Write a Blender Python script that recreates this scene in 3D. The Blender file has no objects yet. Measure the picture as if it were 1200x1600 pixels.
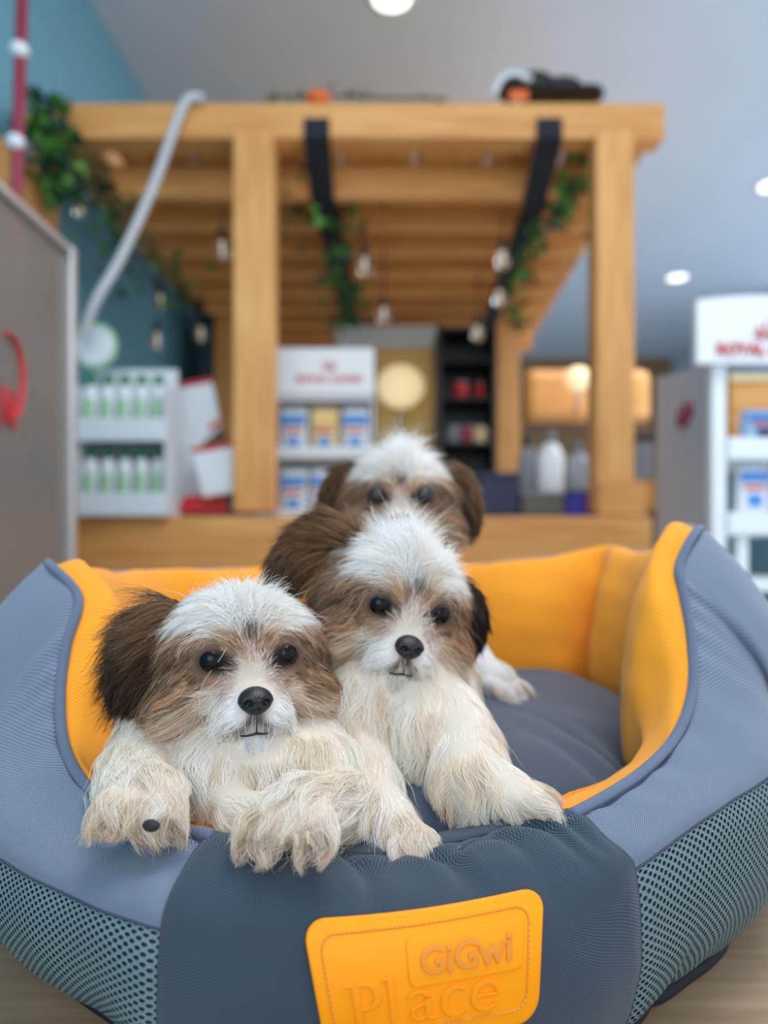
import bpy, bmesh, math, random
import numpy as np
from mathutils import Vector, Matrix, kdtree
from mathutils.bvhtree import BVHTree
R = math.radians
rng = np.random.default_rng(7); random.seed(7)
scn = bpy.context.scene
COL = scn.collection

# ---------------------------------------------------------------- camera, world, light, exposure
CAM_H = 0.25          # eye height above the table top (z = 0)
FOC = 1200.0          # focal length in pixels of the 1200x1600 frame
HOR = 860.0           # row of the horizon
cd = bpy.data.cameras.new('camera'); cam = bpy.data.objects.new('camera', cd); COL.objects.link(cam)
cam.location = (0, 0, CAM_H); cam.rotation_euler = (R(90), 0, 0)
cd.sensor_width = 36; cd.sensor_fit = 'AUTO'; cd.lens = 36 * FOC / 1600; cd.shift_y = (HOR - 800) / 1600
cd.clip_start = 0.02; cd.clip_end = 60
cd.dof.use_dof = True; cd.dof.focus_distance = 0.392; cd.dof.aperture_fstop = 3.8
scn.camera = cam
scn.view_settings.view_transform = 'Standard'; scn.view_settings.look = 'None'
scn.view_settings.gamma = 1; scn.view_settings.use_curve_mapping = False
scn.view_settings.exposure = 0.0
w = bpy.data.worlds.new('daylight'); scn.world = w; w.use_nodes = True
w.node_tree.nodes['Background'].inputs[0].default_value = (0.80, 0.90, 1.0, 1)
w.node_tree.nodes['Background'].inputs[1].default_value = 1.15

def area_light(name, loc, target, size, power, color=(1, 1, 1)):
    ld = bpy.data.lights.new(name, 'AREA'); ld.shape = 'RECTANGLE'; ld.size, ld.size_y = size
    ld.energy = power; ld.color = color
    o = bpy.data.objects.new(name, ld); COL.objects.link(o); o.location = loc
    d = Vector(target) - Vector(loc); o.rotation_euler = d.to_track_quat('-Z', 'Y').to_euler()
    return o
area_light('shopfront_daylight', (-0.7, -2.3, 1.7), (0.0, 0.8, 0.3), (3.4, 2.0), 58, (0.93, 0.97, 1.0))
area_light('ceiling_panel_light', (0.5, 0.5, 2.5), (0.1, 0.55, 0.0), (1.3, 1.0), 36, (1.0, 0.98, 0.95))
area_light('shop_ceiling_light', (2.2, 4.4, 2.5), (1.9, 4.4, 0.0), (2.2, 4.6), 140, (0.97, 0.97, 1.0))

def V(*a): return Vector(a)
def P(px, py, Y):     # photograph pixel at depth Y metres -> world point
    return Vector(((px - 600) / FOC * Y, Y, CAM_H - (py - HOR) / FOC * Y))

# ---------------------------------------------------------------- object helpers
def empty(name, label, cat, loc=(0, 0, 0), group=None):
    o = bpy.data.objects.new(name, None); COL.objects.link(o); o.location = loc
    o.empty_display_size = 0.02
    o['label'] = label; o['category'] = cat
    if group: o['group'] = group
    return o
def tag(o, label, cat, group=None):
    o['label'] = label; o['category'] = cat
    if group: o['group'] = group
    return o
def link(name, me, mat=None, parent=None, kind=None, label=None):
    o = bpy.data.objects.new(name, me); COL.objects.link(o)
    if mat is not None and len(me.materials) == 0: me.materials.append(mat)
    if parent is not None:
        o.parent = parent
        g = parent; off = Vector((0, 0, 0))
        while g is not None: off += g.location; g = g.parent
        o.location = -off     # geometry is authored in world coordinates
    if kind: o['kind'] = kind
    if label: o['label'] = label
    return o
def mesh_from(name, verts, faces, smooth=True, uvs=None):
    me = bpy.data.meshes.new(name); me.from_pydata([tuple(v) for v in verts], [], [tuple(int(i) for i in f) for f in faces]); me.update()
    if smooth: me.polygons.foreach_set('use_smooth', [True] * len(me.polygons))
    if uvs is not None:
        ul = me.uv_layers.new(name='UVMap'); li = np.empty(len(me.loops), dtype=np.int32); me.loops.foreach_get('vertex_index', li)
        ul.data.foreach_set('uv', np.asarray(uvs, dtype=np.float32)[li].ravel())
    return me
def bm_mesh(name, bm, smooth=False, auto=None):
    me = bpy.data.meshes.new(name); bm.normal_update(); bm.to_mesh(me); bm.free()
    if smooth: me.polygons.foreach_set('use_smooth', [True] * len(me.polygons))
    return me
def add_box(bm, x0, x1, y0, y1, z0, z1, bev=0.0, seg=2, M=None):
    r = bmesh.ops.create_cube(bm, size=1.0); vs = r['verts']
    for v in vs:
        v.co = Vector(((x0 + x1) / 2 + v.co.x * (x1 - x0), (y0 + y1) / 2 + v.co.y * (y1 - y0), (z0 + z1) / 2 + v.co.z * (z1 - z0)))
    if bev > 0:
        es = list({e for v in vs for e in v.link_edges})
        q = bmesh.ops.bevel(bm, geom=es, offset=bev, segments=seg, profile=0.5, affect='EDGES'); vs = list({v for f in q['faces'] for v in f.verts} | {v for v in vs if v.is_valid})
    if M is not None: bmesh.ops.transform(bm, matrix=M, verts=vs)
    return vs
def box(name, x0, x1, y0, y1, z0, z1, mat, parent=None, bev=0.004, kind=None, M=None):
    bm = bmesh.new(); add_box(bm, x0, x1, y0, y1, z0, z1, bev, 2, M)
    return link(name, bm_mesh(name, bm), mat, parent, kind)
def add_lathe(bm, prof, c, n=20, axis=None):
    c = Vector(c); rings = []
    for r, z in prof:
        rings.append([bm.verts.new(c + Vector((r * math.cos(2 * math.pi * i / n), r * math.sin(2 * math.pi * i / n), z))) for i in range(n)])
    for a, b in zip(rings, rings[1:]):
        for i in range(n): bm.faces.new((a[i], a[(i + 1) % n], b[(i + 1) % n], b[i]))
    bm.faces.new(list(reversed(rings[0]))); bm.faces.new(rings[-1])
def lathe(name, prof, c, mat, parent=None, n=20, kind=None):
    bm = bmesh.new(); add_lathe(bm, prof, c, n)
    return link(name, bm_mesh(name, bm, True), mat, parent, kind)
def cat_rom(pts, n, closed=False):
    pts = np.asarray(pts, float); m = len(pts); out = []
    segs = m if closed else m - 1
    for i in range(segs):
        if closed: p0, p1, p2, p3 = pts[(i - 1) % m], pts[i], pts[(i + 1) % m], pts[(i + 2) % m]
        else: p0, p1, p2, p3 = pts[max(i - 1, 0)], pts[i], pts[i + 1], pts[min(i + 2, m - 1)]
        for k in range(n):
            t = k / n
            out.append(0.5 * ((2 * p1) + (-p0 + p2) * t + (2 * p0 - 5 * p1 + 4 * p2 - p3) * t * t + (-p0 + 3 * p1 - 3 * p2 + p3) * t ** 3))
    if not closed: out.append(pts[-1])
    return np.array(out)
def tube_mesh(name, pts, rad, n=10, closed=False, flat=1.0):
    pts = np.asarray(pts, float); m = len(pts); rad = np.broadcast_to(np.asarray(rad, float), (m,))
    if closed: T = np.roll(pts, -1, 0) - np.roll(pts, 1, 0)
    else: T = np.gradient(pts, axis=0)
    T /= np.linalg.norm(T, axis=1)[:, None] + 1e-12
    up = np.array([0, 0, 1.0]); verts = []; uv = []
    L = np.concatenate([[0], np.cumsum(np.linalg.norm(np.diff(pts, axis=0), axis=1))])
    prev = None
    for i in range(m):
        s = np.cross(T[i], up) if prev is None else prev - T[i] * prev.dot(T[i])
        if np.linalg.norm(s) < 1e-4: s = np.cross(T[i], [1, 0, 0])
        s /= np.linalg.norm(s); prev = s; b = np.cross(s, T[i])
        for k in range(n):
            a = 2 * math.pi * k / n
            verts.append(pts[i] + rad[i] * (s * math.cos(a) + b * math.sin(a) * flat)); uv.append((L[i], a * rad[i]))
    faces = []
    for i in range(m if closed else m - 1):
        j = (i + 1) % m
        for k in range(n): faces.append((i * n + k, i * n + (k + 1) % n, j * n + (k + 1) % n, j * n + k))
    if not closed:
        faces.append(tuple(range(n - 1, -1, -1))); faces.append(tuple((m - 1) * n + k for k in range(n)))
    return mesh_from(name, verts, faces, True, uv)
def tube(name, pts, rad, mat, parent=None, n=10, closed=False, kind=None, flat=1.0, label=None):
    return link(name, tube_mesh(name, pts, rad, n, closed, flat), mat, parent, kind, label)
def sphere(name, c, r, mat, parent=None, seg=24, rings=16, M=None, label=None):
    bm = bmesh.new(); bmesh.ops.create_uvsphere(bm, u_segments=seg, v_segments=rings, radius=1)
    r = (r, r, r) if not hasattr(r, '__len__') else r
    for v in bm.verts: v.co = Vector((v.co.x * r[0], v.co.y * r[1], v.co.z * r[2]))
    if M is not None: bmesh.ops.transform(bm, matrix=M, verts=bm.verts)
    for v in bm.verts: v.co += Vector(c)
    return link(name, bm_mesh(name, bm, True), mat, parent, None, label)

# ---------------------------------------------------------------- materials
def srgb(r, g, b):
    f = lambda c: (c / 255) / 12.92 if c / 255 <= 0.04045 else ((c / 255 + 0.055) / 1.055) ** 2.4
    return (f(r), f(g), f(b), 1)
class NT:
    def __init__(s, name):
        s.m = bpy.data.materials.new(name); s.m.use_nodes = True; s.t = s.m.node_tree; s.n = s.t.nodes
        s.b = s.n['Principled BSDF']; s.out = s.n['Material Output']
    def new(s, typ, **kw):
        nd = s.n.new(typ)
        for k, v in kw.items(): setattr(nd, k, v)
        return nd
    def lk(s, a, b): s.t.links.new(a, b)
    def math(s, op, a, b=None, c=None):
        nd = s.new('ShaderNodeMath', operation=op)
        for i, x in enumerate((a, b, c)):
            if x is None: continue
            if isinstance(x, (int, float)): nd.inputs[i].default_value = x
            else: s.lk(x, nd.inputs[i])
        return nd.outputs[0]
    def mix(s, fac, a, b):
        nd = s.new('ShaderNodeMix', data_type='RGBA')
        for sock, x in ((nd.inputs[0], fac), (nd.inputs[6], a), (nd.inputs[7], b)):
            if isinstance(x, (int, float, tuple)): sock.default_value = x
            else: s.lk(x, sock)
        return nd.outputs[2]
    def noise(s, scale, detail=3, coord=None, stretch=None):
        tc = s.new('ShaderNodeTexCoord'); co = tc.outputs[coord or 'Object']
        if stretch:
            mp = s.new('ShaderNodeMapping'); mp.inputs['Scale'].default_value = stretch; s.lk(co, mp.inputs['Vector']); co = mp.outputs[0]
        nd = s.new('ShaderNodeTexNoise'); nd.inputs['Scale'].default_value = scale; nd.inputs['Detail'].default_value = detail
        s.lk(co, nd.inputs['Vector']); return nd.outputs[0]
    def bump(s, h, strength, dist):
        nd = s.new('ShaderNodeBump'); nd.inputs['Strength'].default_value = strength; nd.inputs['Distance'].default_value = dist
        s.lk(h, nd.inputs['Height']); s.lk(nd.outputs[0], s.b.inputs['Normal']); return nd
def pm(name, col, rough=0.5, var=0.08, scale=20, metal=0, spec=None, emit=None):
    k = NT(name); c = tuple(col[:3]) + (1,)
    if var > 0:
        nz = k.noise(scale); d = tuple(x * (1 - 2 * var) for x in c[:3]) + (1,); l = tuple(min(1, x * (1 + 2 * var)) for x in c[:3]) + (1,)
        k.lk(k.mix(nz, d, l), k.b.inputs['Base Color'])
    else: k.b.inputs['Base Color'].default_value = c
    k.b.inputs['Roughness'].default_value = rough; k.b.inputs['Metallic'].default_value = metal
    if spec is not None: k.b.inputs['Specular IOR Level'].default_value = spec
    if emit:
        k.b.inputs['Emission Color'].default_value = c; k.b.inputs['Emission Strength'].default_value = emit
    return k.m
def weave(name, col, period=0.0017, depth=0.8, sheen=0.2, rough=0.8, contrast=0.5, ribs=False):
    k = NT(name); uv = k.new('ShaderNodeTexCoord').outputs['UV']; sp = k.new('ShaderNodeSeparateXYZ'); k.lk(uv, sp.inputs[0])
    q = 2 * math.pi / period
    wob = k.math('MULTIPLY', k.math('SUBTRACT', k.noise(60, 2), 0.5), 0.0006)
    a = k.math('SINE', k.math('MULTIPLY', k.math('ADD', sp.outputs[0], wob), q)); b = k.math('SINE', k.math('MULTIPLY', k.math('ADD', sp.outputs[1], wob), q))
    h = k.math('MULTIPLY_ADD', k.math('MULTIPLY', a, b), 0.5, 0.5)
    nz = k.noise(9, 3)
    c = tuple(col[:3]); dk = tuple(x * (1 - contrast) for x in c) + (1,); lt = tuple(min(1, x * (1 + contrast)) for x in c) + (1,)
    base = k.mix(h, dk, lt)
    hv = k.new('ShaderNodeHueSaturation'); k.lk(base, hv.inputs['Color']); k.lk(k.math('MULTIPLY_ADD', nz, 0.24, 0.88), hv.inputs['Value'])
    k.lk(hv.outputs[0], k.b.inputs['Base Color']); k.b.inputs['Roughness'].default_value = rough
    k.b.inputs['Sheen Weight'].default_value = sheen; k.b.inputs['Specular IOR Level'].default_value = 0.3
    k.bump(h, depth, 0.0004)
    return k.m
def mesh_cloth(name, thread):
    k = NT(name); uv = k.new('ShaderNodeTexCoord').outputs['UV']; sp = k.new('ShaderNodeSeparateXYZ'); k.lk(uv, sp.inputs[0])
    a = k.math('MULTIPLY', sp.outputs[0], 1 / 0.0044); b = k.math('MULTIPLY', sp.outputs[1], 1 / 0.0046)
    def lat(o):
        u = k.math('SUBTRACT', k.math('FRACT', k.math('ADD', a, o)), 0.5); v = k.math('SUBTRACT', k.math('FRACT', k.math('ADD', b, o)), 0.5)
        return k.math('SQRT', k.math('ADD', k.math('MULTIPLY', u, u), k.math('MULTIPLY', v, v)))
    d = k.math('MINIMUM', lat(0.0), lat(0.5))
    tw = k.math('SINE', k.math('MULTIPLY', k.math('ADD', sp.outputs[0], k.math('MULTIPLY', sp.outputs[1], 1.6)), 2 * math.pi / 0.0009))
    hgt = k.math('ADD', k.math('MULTIPLY', d, 2.0), k.math('MULTIPLY', tw, 0.10))
    c = tuple(thread[:3]); k.lk(k.mix(k.math('MULTIPLY_ADD', tw, 0.5, 0.5), tuple(x * 0.6 for x in c) + (1,), tuple(min(1, x * 1.35) for x in c) + (1,)), k.b.inputs['Base Color'])
    k.b.inputs['Roughness'].default_value = 0.7
    k.lk(k.math('GREATER_THAN', d, 0.235), k.b.inputs['Alpha'])
    k.bump(hgt, 0.6, 0.0005)
    return k.m
def wood(name, light, dark, axis=0, scale=6, rough=0.55, stretch=14, knots=True):
    k = NT(name); st = [stretch] * 3; st[axis] = 1.0
    n1 = k.noise(scale, 6, 'Object', st); n2 = k.noise(scale * 0.35, 2, 'Object', [max(1, x * 0.25) for x in st])
    f = k.math('ADD', k.math('MULTIPLY', n1, 0.75), k.math('MULTIPLY', n2, 0.45))
    mr = k.new('ShaderNodeMapRange'); mr.inputs[1].default_value = 0.42; mr.inputs[2].default_value = 0.78; k.lk(f, mr.inputs[0])
    k.lk(k.mix(mr.outputs[0], light, dark), k.b.inputs['Base Color']); k.b.inputs['Roughness'].default_value = rough
    k.bump(n1, 0.15, 0.001)
    return k.m
# ================================================================ room shell
M_wall = pm('teal_wall_paint', srgb(106, 166, 187), 0.55, 0.04, 3)
M_ceil = pm('ceiling_paint', srgb(208, 226, 245), 0.8, 0.02, 2)
M_back = pm('tan_wall_paint', srgb(150, 120, 84), 0.7, 0.05, 3)
M_floor = pm('floor_tiles', srgb(222, 222, 222), 0.4, 0.03, 4)
M_table = wood('table_laminate', srgb(176, 148, 120), srgb(140, 112, 88), 0, 9, 0.5, 9)
M_pine = wood('pine_beam_wood', srgb(236, 176, 104), srgb(204, 136, 68), 0, 4)
M_pine_z = wood('pine_post_wood', srgb(238, 180, 108), srgb(206, 140, 72), 2, 4)
M_pine_y = wood('pine_rail_wood', srgb(232, 178, 110), srgb(200, 138, 74), 1, 4)
ZC, ZF = 2.65, -0.78
def wx(X, Y): return X + 0.025 * (Y - 2.6)     # the room is turned a little to the camera axis
def slab(name, pts, z0, z1, mat):
    n = len(pts); vs = [(x, y, z0) for x, y in pts] + [(x, y, z1) for x, y in pts]
    fs = [tuple(range(n - 1, -1, -1)), tuple(range(n, 2 * n))] + [(i, (i + 1) % n, n + (i + 1) % n, n + i) for i in range(n)]
    o = link(name, mesh_from(name, vs, fs, False), mat, None, 'structure'); return o
XW, XR, YB, YN = -1.30, 3.6, 9.6, -2.6
slab('floor', [(wx(XW, YN), YN), (XR, YN), (XR, YB), (wx(XW, YB), YB)], ZF - 0.06, ZF, M_floor)
slab('ceiling', [(wx(XW, YN), YN), (XR, YN), (XR, YB), (wx(XW, YB), YB)], ZC, ZC + 0.06, M_ceil)
slab('wall_left', [(wx(XW, YN) - 0.1, YN), (wx(XW, YN), YN), (wx(XW, YB), YB), (wx(XW, YB) - 0.1, YB)], ZF, ZC, M_wall)
slab('wall_back', [(wx(XW, YB), YB), (XR, YB), (XR, YB + 0.1), (wx(XW, YB), YB + 0.1)], ZF, ZC, M_back)
slab('wall_right', [(XR, 7.0), (XR + 0.1, 7.0), (XR + 0.1, YB), (XR, YB)], ZF, ZC, M_ceil)

# table under the bed
t = empty('counter_table', 'light brown wood grain counter the pet bed stands on', 'table', (0, 0.5, 0))
box('table_top', -0.72, 0.74, 0.10, 1.02, -0.028, 0.0, M_table, t, 0.003)
box('cabinet_body', -0.68, 0.70, 0.14, 0.98, ZF + 0.06, -0.028, M_table, t, 0.003)
box('plinth', -0.64, 0.66, 0.18, 0.94, ZF, ZF + 0.06, pm('dark_plinth', (0.03, 0.03, 0.03), 0.6), t, 0.002)

# ================================================================ pet bed
M_band = weave('blue_grey_canvas', srgb(112, 124, 144))
M_dark = weave('slate_canvas', srgb(53, 67, 82), contrast=0.8, depth=1.0)
M_cush = weave('cushion_canvas', srgb(62, 72, 88), contrast=0.45, depth=0.6)
M_orng = weave('orange_canvas', srgb(255, 160, 40), 0.0015, 0.5, 0.15, 0.85, 0.14)
M_pipe = weave('piping_canvas', srgb(100, 112, 136), 0.0014)
M_mesh = mesh_cloth('teal_spacer_mesh', srgb(108, 132, 137))
M_mlin = pm('mesh_backing', srgb(48, 64, 74), 0.9, 0.1, 300)
M_base = pm('black_base_fabric', srgb(18, 22, 30), 0.75, 0.15, 200)
M_seam = pm('seam_thread', srgb(60, 68, 88), 0.8, 0.1, 400)
M_patch = pm('orange_rubber', srgb(252, 153, 0), 0.45, 0.02, 60, spec=0.25)
M_patch2 = pm('orange_rubber_letters', srgb(250, 148, 0), 0.42, 0.02, 60, spec=0.3)
M_thread = pm('ochre_thread', srgb(236, 176, 60), 0.7, 0.05, 300)

# rim stations, anticlockwise seen from above from the front centre: px, py, depth, inner bulge, outer bulge, seam height, crease
ST = [
 (640, 1342, .376, .026, .040, .070, 0), (760, 1320, .384, .026, .041, .073, 0), (845, 1290, .393, .026, .042, .081, 0), (905, 1270, .402, .024, .040, .096, 0),
 (1000, 1212, .43, .022, .042, .112, 0), (1058, 1150, .46, .026, .046, .118, 0), (1082, 1080, .485, .032, .052, .122, 0), (1080, 1000, .505, .036, .058, .124, 0),
 (1068, 930, .522, .038, .064, .126, 0), (1062, 884, .535, .038, .070, .128, 0), (1092, 829, .565, .042, .072, .130, .1), (1098, 856, .64, .050, .074, .132, .5),
 (1065, 868, .73, .058, .070, .13, .1), (1010, 866, .80, .070, .066, .13, .1), (952, 862, .84, .058, .064, .13, .8), (870, 873, .855, .060, .064, .13, .1),
 (740, 886, .865, .062, .064, .13, 0), (600, 893, .865, .062, .064, .13, .3), (460, 893, .85, .060, .064, .13, 0), (340, 893, .815, .058, .064, .13, .1),
 (235, 896, .765, .060, .066, .13, .6), (150, 899, .69, .056, .072, .125, .1), (98, 896, .60, .052, .074, .118, .3), (76, 883, .53, .046, .070, .112, .1),
 (122, 935, .505, .042, .064, .106, 0), (104, 1010, .482, .038, .058, .102, 0), (94, 1090, .463, .034, .054, .098, 0), (100, 1165, .444, .030, .050, .095, 0),
 (130, 1225, .424, .026, .046, .092, 0), (190, 1272, .400, .022, .043, .090, 0), (255, 1296, .382, .022, .041, .088, 0), (322, 1308, .368, .024, .040, .086, 0),
 (400, 1320, .366, .026, .040, .076, 0), (520, 1338, .370, .026, .040, .071, 0)]
I_R0, I_L0 = 3, 31
NS = 12
rim_c = np.array([list(P(a[0], a[1], a[2])) for a in ST]); par = np.array([a[3:] for a in ST])
RIM = cat_rom(rim_c, NS, True); PAR = cat_rom(par, NS, True); N = len(RIM)
xy = RIM[:, :2].copy(); sm = xy.copy()
for _ in range(160): sm = (np.roll(sm, 1, 0) + sm * 2 + np.roll(sm, -1, 0)) / 4
T = np.roll(sm, -1, 0) - np.roll(sm, 1, 0); T /= np.linalg.norm(T, axis=1)[:, None]
OUT = np.stack([T[:, 1], -T[:, 0]], 1)
def zb(z): return 0.113 + 0.018 * np.clip((RIM[:, 1] - 0.42) / 0.35, 0, 1)
ring_t = np.arange(N) / NS
cum = np.concatenate([[0], np.cumsum(np.linalg.norm(np.diff(np.vstack([xy, xy[:1]]), axis=0), axis=1))])
isfront = np.array([(t <= I_R0 or t >= I_L0) for t in ring_t])
ZCU = zb(0)
def prof_points():
    rz = RIM[:, 2]; bi, bo, zs, cr = PAR[:, 0], PAR[:, 1], PAR[:, 2], np.clip(PAR[:, 3], 0, 1)
    bi = bi * (1 - 0.55 * cr)
    zi = np.minimum(ZCU, rz - 0.004); hi = rz - zi
    tall = np.clip(hi / 0.09, 0, 1)
    rows = [
      (-bi * 0.75, zi - 0.045), (-bi * (1.0), zi - 0.012), (-bi * 1.02, zi + hi * 0.18), (-bi * 0.98, zi + hi * 0.45),
      (-bi * (0.55 + 0.30 * tall), zi + hi * 0.76), (-bi * (0.30 + 0.24 * tall), rz - 0.003 + 0.006 * tall), (-0.0055 + 0 * bi, rz + 0.001),
      (0.0 + 0 * bi, rz - 0.001), (0.006 + 0 * bi, rz - 0.002), (bo * 0.42, rz - 0.20 * (rz - zs) - 0.003), (bo * 0.78, zs + 0.45 * (rz - zs)),
      (bo * 0.98, zs), (bo * 1.03, zs * 0.72), (bo * 0.80, zs * 0.42), (bo * 0.20, 0.018), (-0.022 + 0 * bo, 0.005)]
    dd = np.minimum(np.abs(ring_t - I_R0), np.abs(ring_t - I_L0)); wf = np.where(isfront, 1.0, np.clip(1 - dd / 1.6, 0, 1)); wf = wf * wf * (3 - 2 * wf); wf = np.maximum(wf, 0.55 * np.clip((ring_t - 3) / 1.0, 0, 1) * np.clip((15 - ring_t) / 3.0, 0, 1))
    fr = [(bo * 1.06, zs * 0.70), (bo * 1.02, zs * 0.42), (bo * 0.70, 0.014), (bo * 0.1, 0.005)]
    for q in range(4): rows[12 + q] = (rows[12 + q][0] * (1 - wf) + fr[q][0] * wf, rows[12 + q][1] * (1 - wf) + fr[q][1] * wf)
    return rows
rows = prof_points(); K = len(rows)
ctrl = np.zeros((K, N, 3))
for k, (off, z) in enumerate(rows):
    ctrl[k, :, 0] = RIM[:, 0] + OUT[:, 0] * off; ctrl[k, :, 1] = RIM[:, 1] + OUT[:, 1] * off; ctrl[k, :, 2] = z
# front panel rolls over without piping: rounder top
for k, (o2, dz) in {5: (-.012, -.002), 6: (-.006, .0005), 7: (0, .0012), 8: (.007, .0), 9: (.020, -.006), 10: (.033, None)}.items():
    f = isfront
    ctrl[k, f, 0] = RIM[f, 0] + OUT[f, 0] * o2; ctrl[k, f, 1] = RIM[f, 1] + OUT[f, 1] * o2; ctrl[k, f, 2] = RIM[f, 2] + dz if dz is not None else PAR[f, 2] + 0.42 * (RIM[f, 2] - PAR[f, 2])
PS = 6
SURF = cat_rom(ctrl, PS, False)            # (rows, N, 3)
NR = SURF.shape[0]; IR, IS, IB = 7 * PS, 11 * PS, 14 * PS   # rim row, band seam row, base row
def fbm(p, f, seed):
    r = np.random.default_rng(seed); o = np.zeros(p.shape[:-1])
    for i in range(7):
        d = r.normal(size=3); d /= np.linalg.norm(d); o += np.sin((p @ d) * f * (0.6 + 0.9 * r.random()) + 6.28 * r.random())
    return o / 3.0
# wrinkles and puckers, displaced along the outward/up direction
nrm = np.cross(np.roll(SURF, -1, 1) - np.roll(SURF, 1, 1), np.gradient(SURF, axis=0)); nrm /= np.linalg.norm(nrm, axis=2)[:, :, None] + 1e-9
ctr = np.array([0.02, 0.6, 0.1])
if np.mean(np.sum(nrm[IS] * (SURF[IS] - ctr), 1)) < 0: nrm = -nrm
disp = 0.0011 * fbm(SURF, 70, 3) + 0.0005 * fbm(SURF, 190, 4)
rr = np.arange(NR)[:, None]; tt = ring_t[None, :]
tf = np.where(tt > 17, tt - 34, tt)         # front parameter -3 .. 3
puck = 0
for c, a, wdt, lean in ((-2.05, 1.0, .10, .3), (-1.25, .9, .09, -.25), (-.72, 1.5, .08, .2), (-.30, 1.2, .07, -.35), (.30, 1.6, .09, .4), (.62, .9, .07, -.2), (1.25, .8, .10, .3), (1.9, 1.3, .10, .45), (2.45, 1.0, .11, .3)):
    g = np.exp(-(rr - IR - 1) ** 2 / (2 * 9.0 ** 2)); puck = puck + a * np.exp(-((tf - c - lean * (rr - IR) / 16.0) ** 2) / (2 * wdt ** 2)) * g
disp = disp - 0.0034 * puck * (np.abs(tf) < 3.1)
inn = (rr < IR - 3)
disp = disp + inn * (0.0016 * fbm(SURF, 45, 8))
wr = np.exp(-np.abs(rr - IR - 5) / 5.0) * (rr > IR)
disp = disp + 0.0012 * wr * np.sin(tt * 9 + 2 * np.sin(tt * 1.7)) * (~isfront[None, :])
seam_pinch = np.exp(-(rr - IS) ** 2 / 2.0) * 0.0014 * (~isfront[None, :])
for tc_ in (I_R0, I_L0): seam_pinch = seam_pinch + 0.0022 * np.exp(-((tt - tc_) / 0.10) ** 2) * (rr > IR - 8)
disp = disp - seam_pinch
SURF = SURF + nrm * disp[:, :, None]
vlen = np.concatenate([[0], np.cumsum(np.linalg.norm(np.diff(SURF.mean(1), axis=0), axis=1))])
def strip(name, r0, r1, c0, c1, mat, parent, off=0.0, label=None):
    """rows r0..r1, ring columns c0..c1 (c1 may exceed N to wrap)"""
    cols = np.arange(c0, c1 + 1); n = len(cols); m = r1 - r0 + 1
    vs = SURF[r0:r1 + 1][:, cols % N] + nrm[r0:r1 + 1][:, cols % N] * off
    uu = (cum[cols % N] + (cols // N) * cum[-1])[None, :] + np.zeros((m, 1)); vv = vlen[r0:r1 + 1][:, None] + np.zeros((1, n))
    idx = np.arange(m * n).reshape(m, n)
    f = np.stack([idx[:-1, :-1], idx[:-1, 1:], idx[1:, 1:], idx[1:, :-1]], -1).reshape(-1, 4)
    return link(name, mesh_from(name, vs.reshape(-1, 3), f, True, np.stack([uu, vv], -1).reshape(-1, 2)), mat, parent, None, label)
bed = empty('pet_bed', 'oval blue grey and orange bolster pet bed holding three puppies on the counter', 'pet bed', (0.02, 0.6, 0))
cR, cL = I_R0 * NS, I_L0 * NS
front = strip('front_panel', 2 * PS, NR - 1, cL, N + cR, M_dark, bed, 0.0008, 'slate grey woven front panel with gathered top')
strip('outer_band', IR, IS, cR, cL, M_band, bed)
strip('mesh_panel', IS, IB + 2, cR, cL, M_mesh, bed)
strip('mesh_backing', IS, IB + 2, cR, cL, M_mlin, bed, -0.0022)
strip('base_strip', IB + 2, NR - 1, cR, cL, M_base, bed, 0.001)
strip('lining', 0, IR, cR, cL, M_orng, bed, 0, 'bright orange woven lining')
# black base skirt that peeps out under the mesh
lo = SURF[IB + 1].copy(); sk_t = lo.copy(); sk_t[:, 2] = 0.020; sk_b = lo.copy(); sk_b[:, 2] = 0.002
lo2 = np.concatenate([SURF[IB][:, :2] - OUT * 0.009, np.full((N, 1), 0.0055)], 1)
tube('base_rim', lo2, 0.0045, M_base, bed, 10, True)
vs = np.vstack([np.concatenate([SURF[NR - 1][:, :2], np.full((N, 1), 0.004)], 1), [[0.02, 0.6, 0.004]]])
link('base_sheet', mesh_from('base_sheet', vs, [(i, (i + 1) % N, N) for i in range(N)], False), M_base, bed)
# piping along the rim, with the welt seam beneath
pc = np.arange(cR - 2, cL + 3)
rimline = RIM[pc % N] + np.array([0, 0, 0.001]); tube('piping', rimline, 0.0033, M_pipe, bed, 12)
sl = (SURF[IR + 3] + nrm[IR + 3] * 0.0006)[pc % N]; tube('welt_seam', sl[4:-4], 0.0007, M_seam, bed, 6)
sl = (SURF[IS] + nrm[IS] * 0.0002)[np.arange(cR, cL + 1)]; tube('band_seam', sl, 0.0007, M_seam, bed, 6)
for c in (cR, cL):
    sl = (SURF[:, c] + nrm[:, c] * 0.0004)[IR - 6:]; tube('panel_seam', sl, 0.0007, M_seam, bed, 6)

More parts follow.
